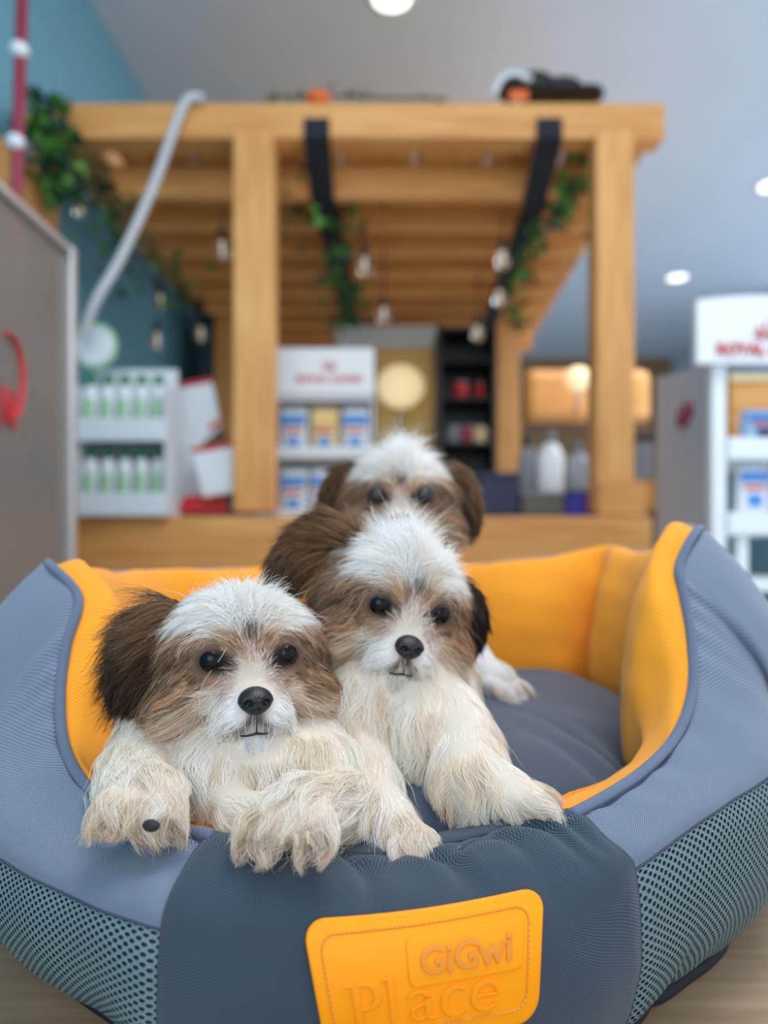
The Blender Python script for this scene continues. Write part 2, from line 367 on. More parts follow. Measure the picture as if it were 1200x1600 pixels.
# cushion
cm = bpy.data.meshes.new('cushion')
B = np.stack([RIM[:, 0] - OUT[:, 0] * PAR[:, 0] * 0.80, RIM[:, 1] - OUT[:, 1] * PAR[:, 0] * 0.80], 1); CC = np.array([0.01, 0.60])
nr_ = 46; vs = []; uv = []
for i in range(nr_ + 1):
    r = i / nr_; q = CC + (B - CC) * r
    z = (0.110 + 0.020 * np.clip((q[:, 1] - 0.40) / 0.34, 0, 1)) + 0.016 * (1 - r ** 2) - 0.030 * r ** 9
    p3 = np.stack([q[:, 0], q[:, 1], z], 1)
    z = z + 0.0018 * fbm(p3, 38, 21) + 0.0009 * fbm(p3, 95, 22)
    # drag folds fanning from the right side wall
    d = (q[:, 0] - 0.165) * 0.62 + (q[:, 1] - 0.50) * 0.55; e = (q[:, 0] - 0.165) * -0.6 + (q[:, 1] - 0.5) * 0.7
    z = z - 0.0085 * np.exp(-(d / 0.006) ** 2) * np.exp(-(e / 0.05) ** 2) - 0.006 * np.exp(-((d + 0.028) / 0.008) ** 2) * np.exp(-(e / 0.045) ** 2) - 0.003 * np.exp(-((d - 0.022) / 0.007) ** 2) * np.exp(-(e / 0.04) ** 2)
    vs.append(np.stack([q[:, 0], q[:, 1], z], 1)); uv.append(q)
vs = np.vstack(vs); uv = np.vstack(uv); f = []
for i in range(nr_):
    a = np.arange(N); b = (a + 1) % N; f.append(np.stack([i * N + a, (i + 1) * N + a, (i + 1) * N + b, i * N + b], 1))
f = np.vstack(f); cush_me = mesh_from('cushion', vs, f[N:], True, uv)
ffirst = [(0, N + a, N + (a + 1) % N) for a in range(N)]
cush_me = mesh_from('cushion', vs, [tuple(x) for x in f[N:]] + ffirst, True, uv)
link('cushion', cush_me, M_cush, bed, None, 'dark grey padded seat cushion')

# ---------------- rubber patch that follows the front panel
bvh = BVHTree.FromPolygons([tuple(v.co) for v in front.data.vertices], [tuple(p.vertices) for p in front.data.polygons])
co = Vector((0, 0, CAM_H)); TL, TR, BR_, BL_ = (470, 1436), (849, 1383), (838, 1592), (512, 1652)
GU, GV = 22, 12; G = np.zeros((GV + 1, GU + 1, 3))
for j in range(GV + 1):
    for i in range(GU + 1):
        u, v = i / GU, j / GV      # v = 0 at the bottom
        px = (1 - u) * ((1 - v) * BL_[0] + v * TL[0]) + u * ((1 - v) * BR_[0] + v * TR[0])
        py = (1 - u) * ((1 - v) * BL_[1] + v * TL[1]) + u * ((1 - v) * BR_[1] + v * TR[1]) + 14 * v * (4 * u * (1 - u)) * 0.8
        d = Vector(((px - 600) / FOC, 1, -(py - HOR) / FOC)); h, nn, ii, dd = bvh.ray_cast(co, d.normalized())
        G[j, i] = h if h is not None else G[j - 1, i]
dirs = G - np.array([0, 0, CAM_H]); dist = np.linalg.norm(dirs, axis=2); dirs /= dist[:, :, None]
for _ in range(14):       # relax the depths so the stiff rubber does not copy every wrinkle
    pd = np.pad(dist, 1, mode='reflect', reflect_type='odd'); dist = (pd[:-2, 1:-1] + pd[2:, 1:-1] + pd[1:-1, :-2] + pd[1:-1, 2:] + 4 * dist) / 8
dist -= 0.0008
G = np.array([0, 0, CAM_H]) + dirs * dist[:, :, None]
gn = np.cross(np.gradient(G, axis=1), np.gradient(G, axis=0)); gn /= np.linalg.norm(gn, axis=2)[:, :, None]
if gn[:, :, 1].mean() > 0: gn = -gn
PW = np.linalg.norm(G[GV // 2, -1] - G[GV // 2, 0]); PH = np.linalg.norm(G[-1, GU // 2] - G[0, GU // 2])
def pmap(p):           # (x in metres from left, y from bottom, height) -> world
    u = np.clip(p[:, 0] / PW, 0, 1) * GU; v = np.clip(p[:, 1] / PH, 0, 1) * GV
    i = np.clip(u.astype(int), 0, GU - 1); j = np.clip(v.astype(int), 0, GV - 1); fu = (u - i)[:, None]; fv = (v - j)[:, None]
    bl = lambda A: (A[j, i] * (1 - fu) + A[j, i + 1] * fu) * (1 - fv) + (A[j + 1, i] * (1 - fu) + A[j + 1, i + 1] * fu) * fv
    return bl(G) + bl(gn) * p[:, 2:3]
def map_mesh(me):
    n = len(me.vertices); a = np.empty(n * 3); me.vertices.foreach_get('co', a); a = pmap(a.reshape(-1, 3)); me.vertices.foreach_set('co', a.ravel()); me.update(); return me
def rrect(x0, x1, y0, y1, r, n=8):
    out = []
    for cx, cy, a0 in ((x1 - r, y1 - r, 0), (x0 + r, y1 - r, 90), (x0 + r, y0 + r, 180), (x1 - r, y0 + r, 270)):
        for k in range(n + 1): a = R(a0 + 90 * k / n); out.append((cx + r * math.cos(a), cy + r * math.sin(a)))
    return out
def slab_rr(name, x0, x1, y0, y1, r, h, mat, parent, bev=0.0006, z0=0.0, label=None):
    """rounded slab as concentric rings so it bends with the panel"""
    rings = [(0, z0), (0, z0 + h - bev), (bev * 0.3, z0 + h - bev * 0.3), (bev, z0 + h)]
    steps = 14; mx = min(x1 - x0, y1 - y0) / 2 - 0.0004
    rings += [(bev + (mx - bev) * k / steps, z0 + h) for k in range(1, steps + 1)]
    vs = []; n = None
    for ins, z in rings:
        rr_ = rrect(x0 + ins, x1 - ins, y0 + ins, y1 - ins, max(r - ins, 0.0002)); dense = []
        for a, b in zip(rr_, rr_[1:] + rr_[:1]): dense.append(a)
        # resample long edges
        pts = []; 
        for q in range(len(rr_)):
            a, b = rr_[q], rr_[(q + 1) % len(rr_)]; m = 14 if q % 9 == 8 else 1
            for s in range(m): pts.append((a[0] + (b[0] - a[0]) * s / m, a[1] + (b[1] - a[1]) * s / m, z))
        n = len(pts); vs += pts
    fs = []
    for i in range(len(rings) - 1):
        for k in range(n): fs.append((i * n + k, i * n + (k + 1) % n, (i + 1) * n + (k + 1) % n, (i + 1) * n + k))
    fs.append(tuple((len(rings) - 1) * n + k for k in range(n)))
    return link(name, map_mesh(mesh_from(name, vs, fs, True)), mat, parent, None, label)
PT = 0.0024
patch = slab_rr('rubber_patch', 0, PW, 0, PH, 0.010, PT, M_patch, bed, 0.0008, 0, 'orange moulded rubber patch with raised lettering')
def patch_tube(name, path, r, z, closed=True, step=None, dash=None):
    pts = np.array(path, float)
    if closed: pts = np.vstack([pts, pts[:1]])
    L = np.concatenate([[0], np.cumsum(np.linalg.norm(np.diff(pts, axis=0), axis=1))]); out = []
    S = np.arange(0, L[-1], step or 0.0012); p = np.stack([np.interp(S, L, pts[:, 0]), np.interp(S, L, pts[:, 1]), np.full(len(S), z)], 1)
    return pmap(p), S
rr_ = rrect(0.0062, PW - 0.0062, 0.0062, PH - 0.0062, 0.0068)
wp, _ = patch_tube('g', rr_, 0, PT + 0.00005)
M_recess_shade = pm('patch_recess_shade', srgb(226, 136, 8), 0.5, 0.02, 60)  # same rubber darkened: recess shadow put into channel and GiGwi colour
tube('stitch_channel', wp, 0.00055, M_recess_shade, patch, 6, True)
wp, _ = patch_tube('s', rr_, 0, PT + 0.0006, step=0.00068)
bm = bmesh.new()
for i in range(0, len(wp) - 3, 3):        # each thread stitch of the border
    a, b = wp[i], wp[i + 2]; me = tube_mesh('st', np.array([a, (a + b) / 2 + (b - a) * 0, b]), [0.00018, 0.00026, 0.00018], 6); bm.from_mesh(me); bpy.data.meshes.remove(me)
link('stitching', bm_mesh('stitching', bm, True), M_thread, patch, 'stuff')
fr = rrect(PW * 0.415, PW * 0.895, PH * 0.47, PH * 0.885, 0.0035)
# emblem plate at an even relief, GiGwi and Place in raised rubber
slab_rr('name_plate', PW * 0.415, PW * 0.915, PH * 0.425, PH * 0.80, 0.0032, 0.0008, M_patch, patch, 0.0004, PT)
def text_mesh(body, size, extrude, offset, bevel=0.0):
    c = bpy.data.curves.new('t', 'FONT'); c.body = body; c.size = size; c.extrude = extrude; c.offset = offset; c.bevel_depth = bevel; c.bevel_resolution = 1
    c.space_character = 1.0; c.resolution_u = 6
    o = bpy.data.objects.new('t', c); COL.objects.link(o); dg = bpy.context.evaluated_depsgraph_get(); dg.update()
    me = bpy.data.meshes.new_from_object(o.evaluated_get(dg)); bpy.data.objects.remove(o); bpy.data.curves.remove(c)
    n = len(me.vertices); a = np.empty(n * 3); me.vertices.foreach_get('co', a); a = a.reshape(-1, 3)
    mn, mx = a.min(0), a.max(0); a -= mn; me.vertices.foreach_set('co', a.ravel()); me.materials.clear(); me.update()
    return me, (mx - mn)
def place_text(me, x0, y0, wd, ht, z, zh, dims):
    n = len(me.vertices); a = np.empty(n * 3); me.vertices.foreach_get('co', a); a = a.reshape(-1, 3)
    a[:, 0] = x0 + a[:, 0] / dims[0] * wd; a[:, 1] = y0 + a[:, 1] / dims[1] * ht; a[:, 2] = z + a[:, 2] / dims[2] * zh
    me.vertices.foreach_set('co', a.ravel()); me.update(); return me
me, dm = text_mesh('GiGwi', 1.0, 0.05, 0.022, 0.012); place_text(me, PW * 0.470, PH * 0.505, PW * 0.395, PH * 0.215, PT + 0.0005, 0.0012, dm)
link('lettering', map_mesh(me), M_recess_shade, patch, None, 'raised word GiGwi')
# serif letters of the word Place, drawn as pen strokes: list of (points, widths)
def arc(cx, cy, rx, ry, a0, a1, n=18): return [(cx + rx * math.cos(R(a0 + (a1 - a0) * i / n)), cy + ry * math.sin(R(a0 + (a1 - a0) * i / n))) for i in range(n + 1)]
def bar(x0, x1, y, w_): return ([(x0, y), (x1, y)], [w_, w_])
def thick(n, mid, end): return [end + (mid - end) * math.sin(math.pi * i / (n - 1)) for i in range(n)]
SER = []
def put(x, strokes):
    for pts, ws in strokes: SER.append(([(x + p[0], p[1]) for p in pts], ws))
put(0.0, [([(0.17, 0), (0.17, 1)], [.15, .15]), bar(0, .36, .03, .06), bar(0, .36, .97, .06), ([(0.17, .97)] + arc(.33, .715, .22, .255, 90, -90) + [(0.17, .46)], [.06] + thick(19, .15, .06) + [.06])])
put(0.64, [([(0.15, 0), (0.15, 1.08)], [.14, .14]), bar(0, .31, .03, .06), ([(-.01, 1.02), (.10, 1.03), (.2, 1.08)], [.05, .07, .04])])
put(1.02, [([(0.40, .08), (0.40, .50)], [.14, .14]), (arc(.24, .48, .17, .17, 20, 165, 12), thick(13, .09, .11)), ([(.40, .40), (.25, .36), (.13, .28), (.10, .17), (.17, .07), (.28, .07), (.40, .17)], [.06, .08, .10, .12, .10, .07, .05]), ([(.38, .09), (.46, .03), (.56, .06)], [.1, .07, .05])])
put(1.66, [(arc(.27, .32, .22, .30, 50, 320, 26), [.12] + thick(25, .15, .07) + [.04])])
put(2.20, [(arc(.27, .32, .22, .30, 0, 320, 30), [.09] + thick(29, .14, .07) + [.04]), bar(.08, .48, .33, .055)])
bm = bmesh.new(); SW, SH = 2.72, 1.1; lx, ly, lw, lh = PW * 0.135, PH * 0.17, PW * 0.68, PH * 0.375
for pts, ws in SER:
    p = np.array(pts, float)
    if len(p) == 2: tt_ = np.linspace(0, 1, 6)[:, None]; p = p[0] * (1 - tt_) + p[1] * tt_; ws = [ws[0]] * 6
    tg = np.gradient(p, axis=0); tg /= np.linalg.norm(tg, axis=1)[:, None] + 1e-9; nn = np.stack([-tg[:, 1], tg[:, 0]], 1); ws = np.array(ws)[:, None] / 2
    Lp, Rp = p + nn * ws, p - nn * ws; L2, R2 = p + nn * (ws - .016), p - nn * (ws - .016)
    z0, z1 = PT - 0.0004, PT + 0.0011; quad = []
    for A, z in ((Lp, z0), (Lp, z1 - 0.0003), (L2, z1), (R2, z1), (Rp, z1 - 0.0003), (Rp, z0)):
        a = np.stack([lx + A[:, 0] / SW * lw, ly + A[:, 1] / SH * lh, np.full(len(A), z)], 1); quad.append([bm.verts.new(v) for v in pmap(a)])
    for q in range(5):
        for i in range(len(p) - 1): bm.faces.new((quad[q][i], quad[q][i + 1], quad[q + 1][i + 1], quad[q + 1][i]))
    bm.faces.new([quad[q][0] for q in range(6)]); bm.faces.new([quad[q][-1] for q in range(5, -1, -1)])
bmesh.ops.recalc_face_normals(bm, faces=bm.faces)
link('lettering', bm_mesh('lettering', bm), M_patch2, patch, None, 'raised serif word Place')
# ================================================================ puppies
WHITE = (0.96, 0.95, 0.94); CREAM = (0.92, 0.815, 0.685); CREAM2 = (0.74, 0.58, 0.42); TAN = (0.42, 0.215, 0.098); BROWN = (0.195, 0.090, 0.034)
DBROWN = (0.055, 0.026, 0.013); BLACK = (0.010, 0.007, 0.006); PINK = (0.62, 0.42, 0.36); GREY = (0.09, 0.075, 0.075); SKIN = (0.55, 0.38, 0.31)
def fur_mat():
    k = NT('puppy_fur'); k.n.remove(k.b)
    h = k.new('ShaderNodeBsdfHairPrincipled'); at = k.new('ShaderNodeAttribute', attribute_name='fur_colour'); k.lk(at.outputs['Color'], h.inputs['Color'])
    h.inputs['Roughness'].default_value = 0.48; h.inputs['Radial Roughness'].default_value = 0.6; h.inputs['Coat'].default_value = 0.0
    df = k.new('ShaderNodeBsdfDiffuse'); k.lk(at.outputs['Color'], df.inputs['Color'])
    mx = k.new('ShaderNodeMixShader'); mx.inputs[0].default_value = 0.68; k.lk(h.outputs[0], mx.inputs[1]); k.lk(df.outputs[0], mx.inputs[2])
    k.lk(mx.outputs[0], k.out.inputs['Surface']); return k.m
M_fur = fur_mat()
def skin_mat():
    k = NT('puppy_skin'); at = k.new('ShaderNodeAttribute', attribute_name='skin_colour'); k.lk(at.outputs['Color'], k.b.inputs['Base Color'])
    k.b.inputs['Roughness'].default_value = 0.8; k.b.inputs['Specular IOR Level'].default_value = 0.2; k.bump(k.noise(900, 2), 0.3, 0.0004); return k.m
M_skin = skin_mat()
M_eye = pm('puppy_eye', (0.004, 0.003, 0.003), 0.03, 0.0, spec=0.22)
M_iris = pm('puppy_iris', (0.02, 0.009, 0.004), 0.15, 0.1, 200)
M_lid = pm('eyelid_skin', (0.02, 0.014, 0.013), 0.4, 0.1, 300)
k = NT('puppy_nose'); k.b.inputs['Base Color'].default_value = (0.006, 0.006, 0.008, 1); k.b.inputs['Roughness'].default_value = 0.36
vo = k.new('ShaderNodeTexVoronoi'); vo.inputs['Scale'].default_value = 1400; tc = k.new('ShaderNodeTexCoord'); k.lk(tc.outputs['Object'], vo.inputs['Vector']); k.bump(vo.outputs['Distance'], 0.5, 0.0003)
M_nose = k.m
M_claw = pm('claw_horn', (0.66, 0.52, 0.38), 0.25, 0.05, 300); M_pad = pm('paw_pad', (0.02, 0.017, 0.018), 0.6, 0.2, 600)

# groom controls in head space, millimetres: x to the viewer's right, f towards the face, z up; flow; length; colour; spread
# mirrored in x unless x == 0
HC = [
 (0, 41, 15, 0, .5, 1, 6, DBROWN, 3.4), (0, 40, 23, 0, .5, 1, 13, WHITE, 4), (0, 36, 30, 0, .35, 1, 22, WHITE, 8), (8, 38, 23, .6, .4, .7, 15, WHITE, 5),
 (15, 33, 29, .8, .2, .6, 22, WHITE, 7), (24, 25, 29, 1, .05, .15, 20, WHITE, 5.5), (20, 34, 23, .95, .25, .25, 14, WHITE, 5), (34, 24, 21, 1, .1, -.05, 20, TAN, 6), (25, 33, 17.5, 1, .2, .1, 11, TAN, 4.5), (10, 41, 17.5, .7, .3, .5, 8, CREAM2, 4),
 (0, 18, 38, 0, -.3, 1, 20, WHITE, 9), (14, 14, 37, .6, -.3, .5, 19, WHITE, 7), (34, 18, 27, 1, -.2, .05, 24, BROWN, 7), (33, 6, 32, 1, -.3, .1, 26, BROWN, 9), (42, 8, 20, 1, -.2, -.4, 26, BROWN, 8), (30, -4, 38, .9, -.5, .3, 18, BROWN, 9),
 (0, -14, 42, 0, -1, .4, 18, BROWN, 10), (9, 43, 11.5, .4, .4, .6, 6, TAN, 4), (20, 41, 12.5, .9, .3, .05, 8, BROWN, 4), (29, 36, 11, .9, .2, -.4, 11, BROWN, 5),
 (42, 20, 10, 1, -.1, -.35, 22, BROWN, 8), (19, 41, 3, .6, .3, -.3, 1.2, BLACK, 6), (12.5, 43, 3, .2, .5, .6, 2.5, DBROWN, 3.4), (14, 44, -4, .4, .4, -.2, 4, PINK, 4), (21, 42, -6, .8, .3, -.4, 6, TAN, 4),
 (28, 37, -4, .9, .2, -.4, 10, BROWN, 5), (32, 32, -12, 1, .1, -.3, 17, TAN, 6), (44, 14, -6, 1, -.05, -.5, 24, BROWN, 8), (44, 10, -22, .9, -.1, -.7, 26, TAN, 8), (47, -6, 2, .9, -.3, -.6, 22, BROWN, 9), (46, -8, -22, .7, -.2, -1, 25, TAN, 9),
 (0, 44, 7, 0, .5, 1, 5, PINK, 4), (7, 44, 9, .5, .4, .9, 6, TAN, 3.5), (0, 50, 0, 0, .5, 1, 6, CREAM, 4), (0, 55, -6, 0, .6, .8, 4, WHITE, 3.5), (8, 50, -3, .6, .3, .7, 7, CREAM, 4.5), (9, 54, -11, .9, .3, .3, 7, WHITE, 4), (15, 49, -12, 1, .2, .05, 13, WHITE, 5),
 (22, 41, -16, 1, .15, -.1, 19, CREAM, 5), (13, 52, -20, .9, .3, -.35, 14, WHITE, 5), (19, 44, -25, .9, .15, -.5, 20, WHITE, 6), (29, 32, -24, .95, 0, -.5, 24, CREAM2, 6), (37, 20, -30, .8, -.1, -.8, 26, TAN, 7),
 (0, 50, -26, 0, .3, -1, 4, GREY, 3.4), (5, 49, -28.5, 0.3, .3, -1, 4.5, GREY, 3.2), (0, 51, -24, 0, .3, -1, 4, GREY, 3.2), (0, 50, -37, 0, .35, -1, 15, WHITE, 5), (9, 50, -33, .4, .25, -1, 16, WHITE, 6), (16, 40, -36, .5, .1, -1, 22, CREAM, 7), (28, 20, -38, .6, 0, -1, 25, CREAM2, 8), (0, 34, -44, 0, .1, -1, 20, CREAM, 9),
 (0, -42, 0, 0, -1, -.6, 18, BROWN, 16), (30, -30, 0, .5, -.7, -.6, 18, BROWN, 14), (25, -20, -30, .3, -.5, -1, 16, CREAM, 12)]
def head_table():
    rows = []
    for x, f, z, dx, df, dz, ln, c, sp in HC:
        zz = z - 4.5 if (z < -2 and f > 37 and x < 18) else z
        for s in ((1, -1) if x else (1,)): rows.append((s * x, -f, zz, s * dx, -df, dz, ln, *c, sp))
    return np.array(rows, float)
HT = head_table()
HEADPARTS = [  # (centre mm, radii mm) in head space
 ((0, 0, 0), (48, 41, 36)), ((0, -15, 1), (42, 30, 34)), ((0, -34, -18), (19, 17, 13)), ((8, -36, -25), (12, 15, 10)), ((-8, -36, -25), (12, 15, 10)), ((0, -31, -37), (12, 17, 8)),
 ((30, -15, -15), (18, 19, 19)), ((-30, -15, -15), (18, 19, 19)), ((20, -30, 13), (12, 9, 6)), ((-20, -30, 13), (12, 9, 6)), ((0, -32, 18), (16, 8, 12))]
def sph_cloud(bm, c, r, M=None, sub=2):
    q = bmesh.ops.create_icosphere(bm, subdivisions=sub, radius=1.0)
    r = (r, r, r) if not hasattr(r, '__len__') else r
    for v in q['verts']:
        p = Vector((v.co.x * r[0], v.co.y * r[1], v.co.z * r[2])) + Vector(c); v.co = (M @ p) if M is not None else p
def chain_spheres(ch):
    out = []
    for (a, ra), (b, rb) in zip(ch, ch[1:]):
        a, b = Vector(a), Vector(b); n = max(2, int((b - a).length / 0.004))
        for i in range(n):
            t = i / n; out.append((a.lerp(b, t), ra + (rb - ra) * t, (b - a).normalized()))
    out.append((Vector(ch[-1][0]), ch[-1][1], (Vector(ch[-1][0]) - Vector(ch[-2][0])).normalized()))
    return out
def tri_sample(me, n, seed):
    me.calc_loop_triangles(); nt = len(me.loop_triangles); ti = np.empty(nt * 3, dtype=np.int32); me.loop_triangles.foreach_get('vertices', ti); ti = ti.reshape(-1, 3)
    co = np.empty(len(me.vertices) * 3); me.vertices.foreach_get('co', co); co = co.reshape(-1, 3)
    no = np.empty(len(me.vertices) * 3); me.vertices.foreach_get('normal', no); no = no.reshape(-1, 3)
    a, b, c = co[ti[:, 0]], co[ti[:, 1]], co[ti[:, 2]]; ar = np.linalg.norm(np.cross(b - a, c - a), axis=1) / 2
    r = np.random.default_rng(seed); k = r.choice(nt, n, p=ar / ar.sum()); u, v = r.random(n), r.random(n); m = u + v > 1; u[m] = 1 - u[m]; v[m] = 1 - v[m]
    w0 = (1 - u - v)[:, None]; u = u[:, None]; v = v[:, None]
    p = a[k] * w0 + b[k] * u + c[k] * v; nn = no[ti[k, 0]] * w0 + no[ti[k, 1]] * u + no[ti[k, 2]] * v
    return p, nn / np.linalg.norm(nn, axis=1)[:, None], ar.sum()
def nrmz(a): return a / (np.linalg.norm(a, axis=-1, keepdims=True) + 1e-12)
def grow(p, n, flow, ln, col, seed, K=8, lift=0.45, curl=0.9, clump=0.55, cl_n=9, wave=0.0, grav=0.25, rad=0.00011, tipcol=None, fray=0.22, cvar=0.17, jit=0.06):
    """vectorised strands: roots p, normals n, flow directions, lengths; returns positions, radii, colours"""
    r = np.random.default_rng(seed); m = len(p)
    ft = flow - n * np.sum(flow * n, 1)[:, None] * 0.85; ft = nrmz(ft + r.normal(size=(m, 3)) * jit)
    lf = (lift * (0.7 + 0.6 * r.random(m)))[:, None]; ln = ln * (0.65 + 0.6 * r.random(m))
    d0 = nrmz(n * lf + ft); pos = np.zeros((m, K, 3)); pos[:, 0] = p - n * 0.0006; g = np.array([0, 0, -1.0])
    ph = r.random((m, 1)) * 6.28; side = nrmz(np.cross(n, ft)); d = d0
    for k in range(1, K):
        t = k / (K - 1); pull = nrmz(ft - n * curl * t * 0.55 + g * grav * t)
        d = nrmz(d * 0.72 + pull * 0.28 * (1 + t)); pos[:, k] = pos[:, k - 1] + d * (ln / (K - 1))[:, None]
    # clumps: strands lean to the nearest guide, more towards the tip
    nc = max(8, m // cl_n); gi = r.choice(m, nc, replace=False); kd = kdtree.KDTree(nc)
    for i, j in enumerate(gi): kd.insert(p[j], i)
    kd.balance(); near = np.array([kd.find(q)[1] for q in p]); gp = pos[gi[near]]
    gph = (r.random(nc) * 6.28)[near][:, None]; gwa = (0.5 + r.random(nc))[near]
    tt_ = (np.arange(K) / (K - 1))[None, :, None]
    cs = (clump * (0.6 + 0.5 * r.random((m, 1, 1)))) * tt_ ** 1.1
    gdir = gp - gp[:, :1]; gdir = gp[:, :1] + gdir * (ln / (np.linalg.norm(gdir[:, -1], axis=1) + 1e-6) / 1.05).clip(0.5, 1.6)[:, None, None]
    pos = pos * (1 - cs) + gdir * cs
    if wave > 0:
        amp = wave * tt_[:, :, 0] * ln[:, None] * gwa[:, None]; w1 = np.sin(tt_[:, :, 0] * 7.5 + gph); w1 -= w1[:, :1]
        pos += side[:, None, :] * (amp * w1)[:, :, None]
        w2 = np.cos(tt_[:, :, 0] * 6.0 + gph * 1.7); w2 -= w2[:, :1]; pos += n[:, None, :] * (amp * 0.45 * w2)[:, :, None]
    st = r.random(m) < 0.05
    pos += (st[:, None, None] * r.normal(size=(m, 1, 3)) * fray * ln[:, None, None]) * tt_ ** 1.5
    radk = rad * (0.7 + 0.6 * r.random((m, 1))) * (1 - 0.80 * tt_[:, :, 0] ** 2.2)
    lite = (col.mean(1) > 0.5)[:, None]; hv = np.clip(1 + r.normal(size=(m, 1)) * np.where(lite, 0.09, 0.32) + np.where(lite, 0.4, 1.5) * cvar * r.normal(size=nc)[near][:, None], 0.35, 1.9)
    drk = (r.random((m, 1)) < 0.05) & (col.mean(1) < 0.62)[:, None]; hv = np.where(drk, 0.18, hv)
    hv = hv ** np.where(lite, np.array([0.5, 1.0, 1.7]), np.array([1.0, 1.0, 1.0]))
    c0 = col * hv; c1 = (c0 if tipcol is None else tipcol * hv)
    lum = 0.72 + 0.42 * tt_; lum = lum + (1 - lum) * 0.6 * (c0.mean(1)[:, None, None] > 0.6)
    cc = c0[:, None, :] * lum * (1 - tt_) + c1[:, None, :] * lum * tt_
    return pos, radk, np.clip(cc, 0, 0.93)
def fur_object(name, parts, parent, label=None, sub=None):
    pos = np.concatenate([a[0].reshape(-1, 3) for a in parts]); rad = np.concatenate([a[1].ravel() for a in parts]); col = np.concatenate([a[2].reshape(-1, 3) for a in parts])
    sizes = sum([[a[0].shape[1]] * a[0].shape[0] for a in parts], [])
    hc = bpy.data.hair_curves.new(name); hc.add_curves(sizes)
    hc.attributes['position'].data.foreach_set('vector', pos.astype(np.float32).ravel())
    ra = hc.attributes.get('radius') or hc.attributes.new('radius', 'FLOAT', 'POINT'); ra.data.foreach_set('value', rad.astype(np.float32))
    ca = hc.attributes.new('fur_colour', 'FLOAT_COLOR', 'POINT'); c4 = np.concatenate([col, np.ones((len(col), 1))], 1); ca.data.foreach_set('color', c4.astype(np.float32).ravel())
    hc.materials.append(M_fur)
    o = bpy.data.objects.new(name, hc); COL.objects.link(o); o.parent = parent
    off = Vector((0, 0, 0)); g = parent
    while g is not None: off += g.location; g = g.parent
    o.location = -off
    if label: o['label'] = label
    return o
def ear_mesh(path, widths, normal, th=0.0028):
    """a soft flap: lens shaped cross-sections swept along the ear's centre line"""
    c = cat_rom(path, 8); w_ = cat_rom(np.array(widths)[:, None], 8)[:, 0]; tg = nrmz(np.gradient(c, axis=0)); nv = np.array(normal, float); vs = []; n = 14
    for i in range(len(c)):
        s = np.cross(tg[i], nv); s /= np.linalg.norm(s) + 1e-9; b = np.cross(s, tg[i])
        for k in range(n):
            a = 2 * math.pi * k / n; cup = 0.25 * w_[i] * (math.cos(a) ** 2)
            vs.append(c[i] + s * math.cos(a) * w_[i] + b * (math.sin(a) * th - cup))
    m = len(c); fs = [(i * n + k, i * n + (k + 1) % n, (i + 1) * n + (k + 1) % n, (i + 1) * n + k) for i in range(m - 1) for k in range(n)]
    fs += [tuple(range(n - 1, -1, -1)), tuple((m - 1) * n + k for k in range(n))]
    me = mesh_from('ear', vs, fs); bm = bmesh.new(); bm.from_mesh(me); bmesh.ops.recalc_face_normals(bm, faces=bm.faces); bm.to_mesh(me); bm.free(); me.update(); return me, c
def paint(me, cols):
    a = me.color_attributes.new('skin_colour', 'FLOAT_COLOR', 'POINT'); c4 = np.concatenate([cols, np.ones((len(cols), 1))], 1); a.data.foreach_set('color', c4.astype(np.float32).ravel())
def nose_part(MH, root, s=1.0):
    bm = bmesh.new(); bmesh.ops.create_uvsphere(bm, u_segments=56, v_segments=40, radius=1)
    for v in bm.verts:
        x, y, z = v.co
        wdt = 9.6 * (1 - 0.22 * max(0, -z)) ; q = Vector((x * wdt, y * 7.2, z * (7.6 if z > 0 else 7.4)))
        if z > 0.2: q.y += 1.3 * (z - .2) * 2
        front = max(0, -y)
        for sx in (-1, 1):     # nostrils with their slits curling outwards
            d = ((x - sx * 0.46) / 0.23) ** 2 + ((z + 0.02) / 0.26) ** 2
            q.y += 4.4 * math.exp(-d * 1.3) * (front > 0.05)
            d2 = ((x - sx * 0.74) / 0.18) ** 2 + ((z + 0.25) / 0.11) ** 2; q.y += 2.2 * math.exp(-d2) * (front > 0.05)
        q.y += 1.3 * math.exp(-(x / 0.07) ** 2) * (z < 0.35) * front
        v.co = MH @ (Vector((0, -51.5, -17)) + q * s * 0.95)
    bmesh.ops.recalc_face_normals(bm, faces=bm.faces)
    link('nose', bm_mesh('nose', bm, True), M_nose, root, None, 'black moist nose')
    pts = [MH @ Vector(p) for p in ((-7.5, -46.5, -35.0), (-5, -48.8, -34.8), (-2.2, -50.2, -34.2), (0, -50.4, -33.8), (2.2, -50.2, -34.2), (5, -48.8, -34.8), (7.5, -46.5, -35.0))]
    tube('lips', cat_rom([list(p) for p in pts], 5), list(0.00035 + 0.0004 * np.sin(np.linspace(0, math.pi, 31))), M_lid, root, 8, label='dark lip line')
    pts = [MH @ Vector(p) for p in ((0, -54.5, -22), (0, -53.0, -27), (0, -50.8, -33.8))]
    tube('lip_cleft', [list(p) for p in pts], 0.00035, M_lid, root, 8)
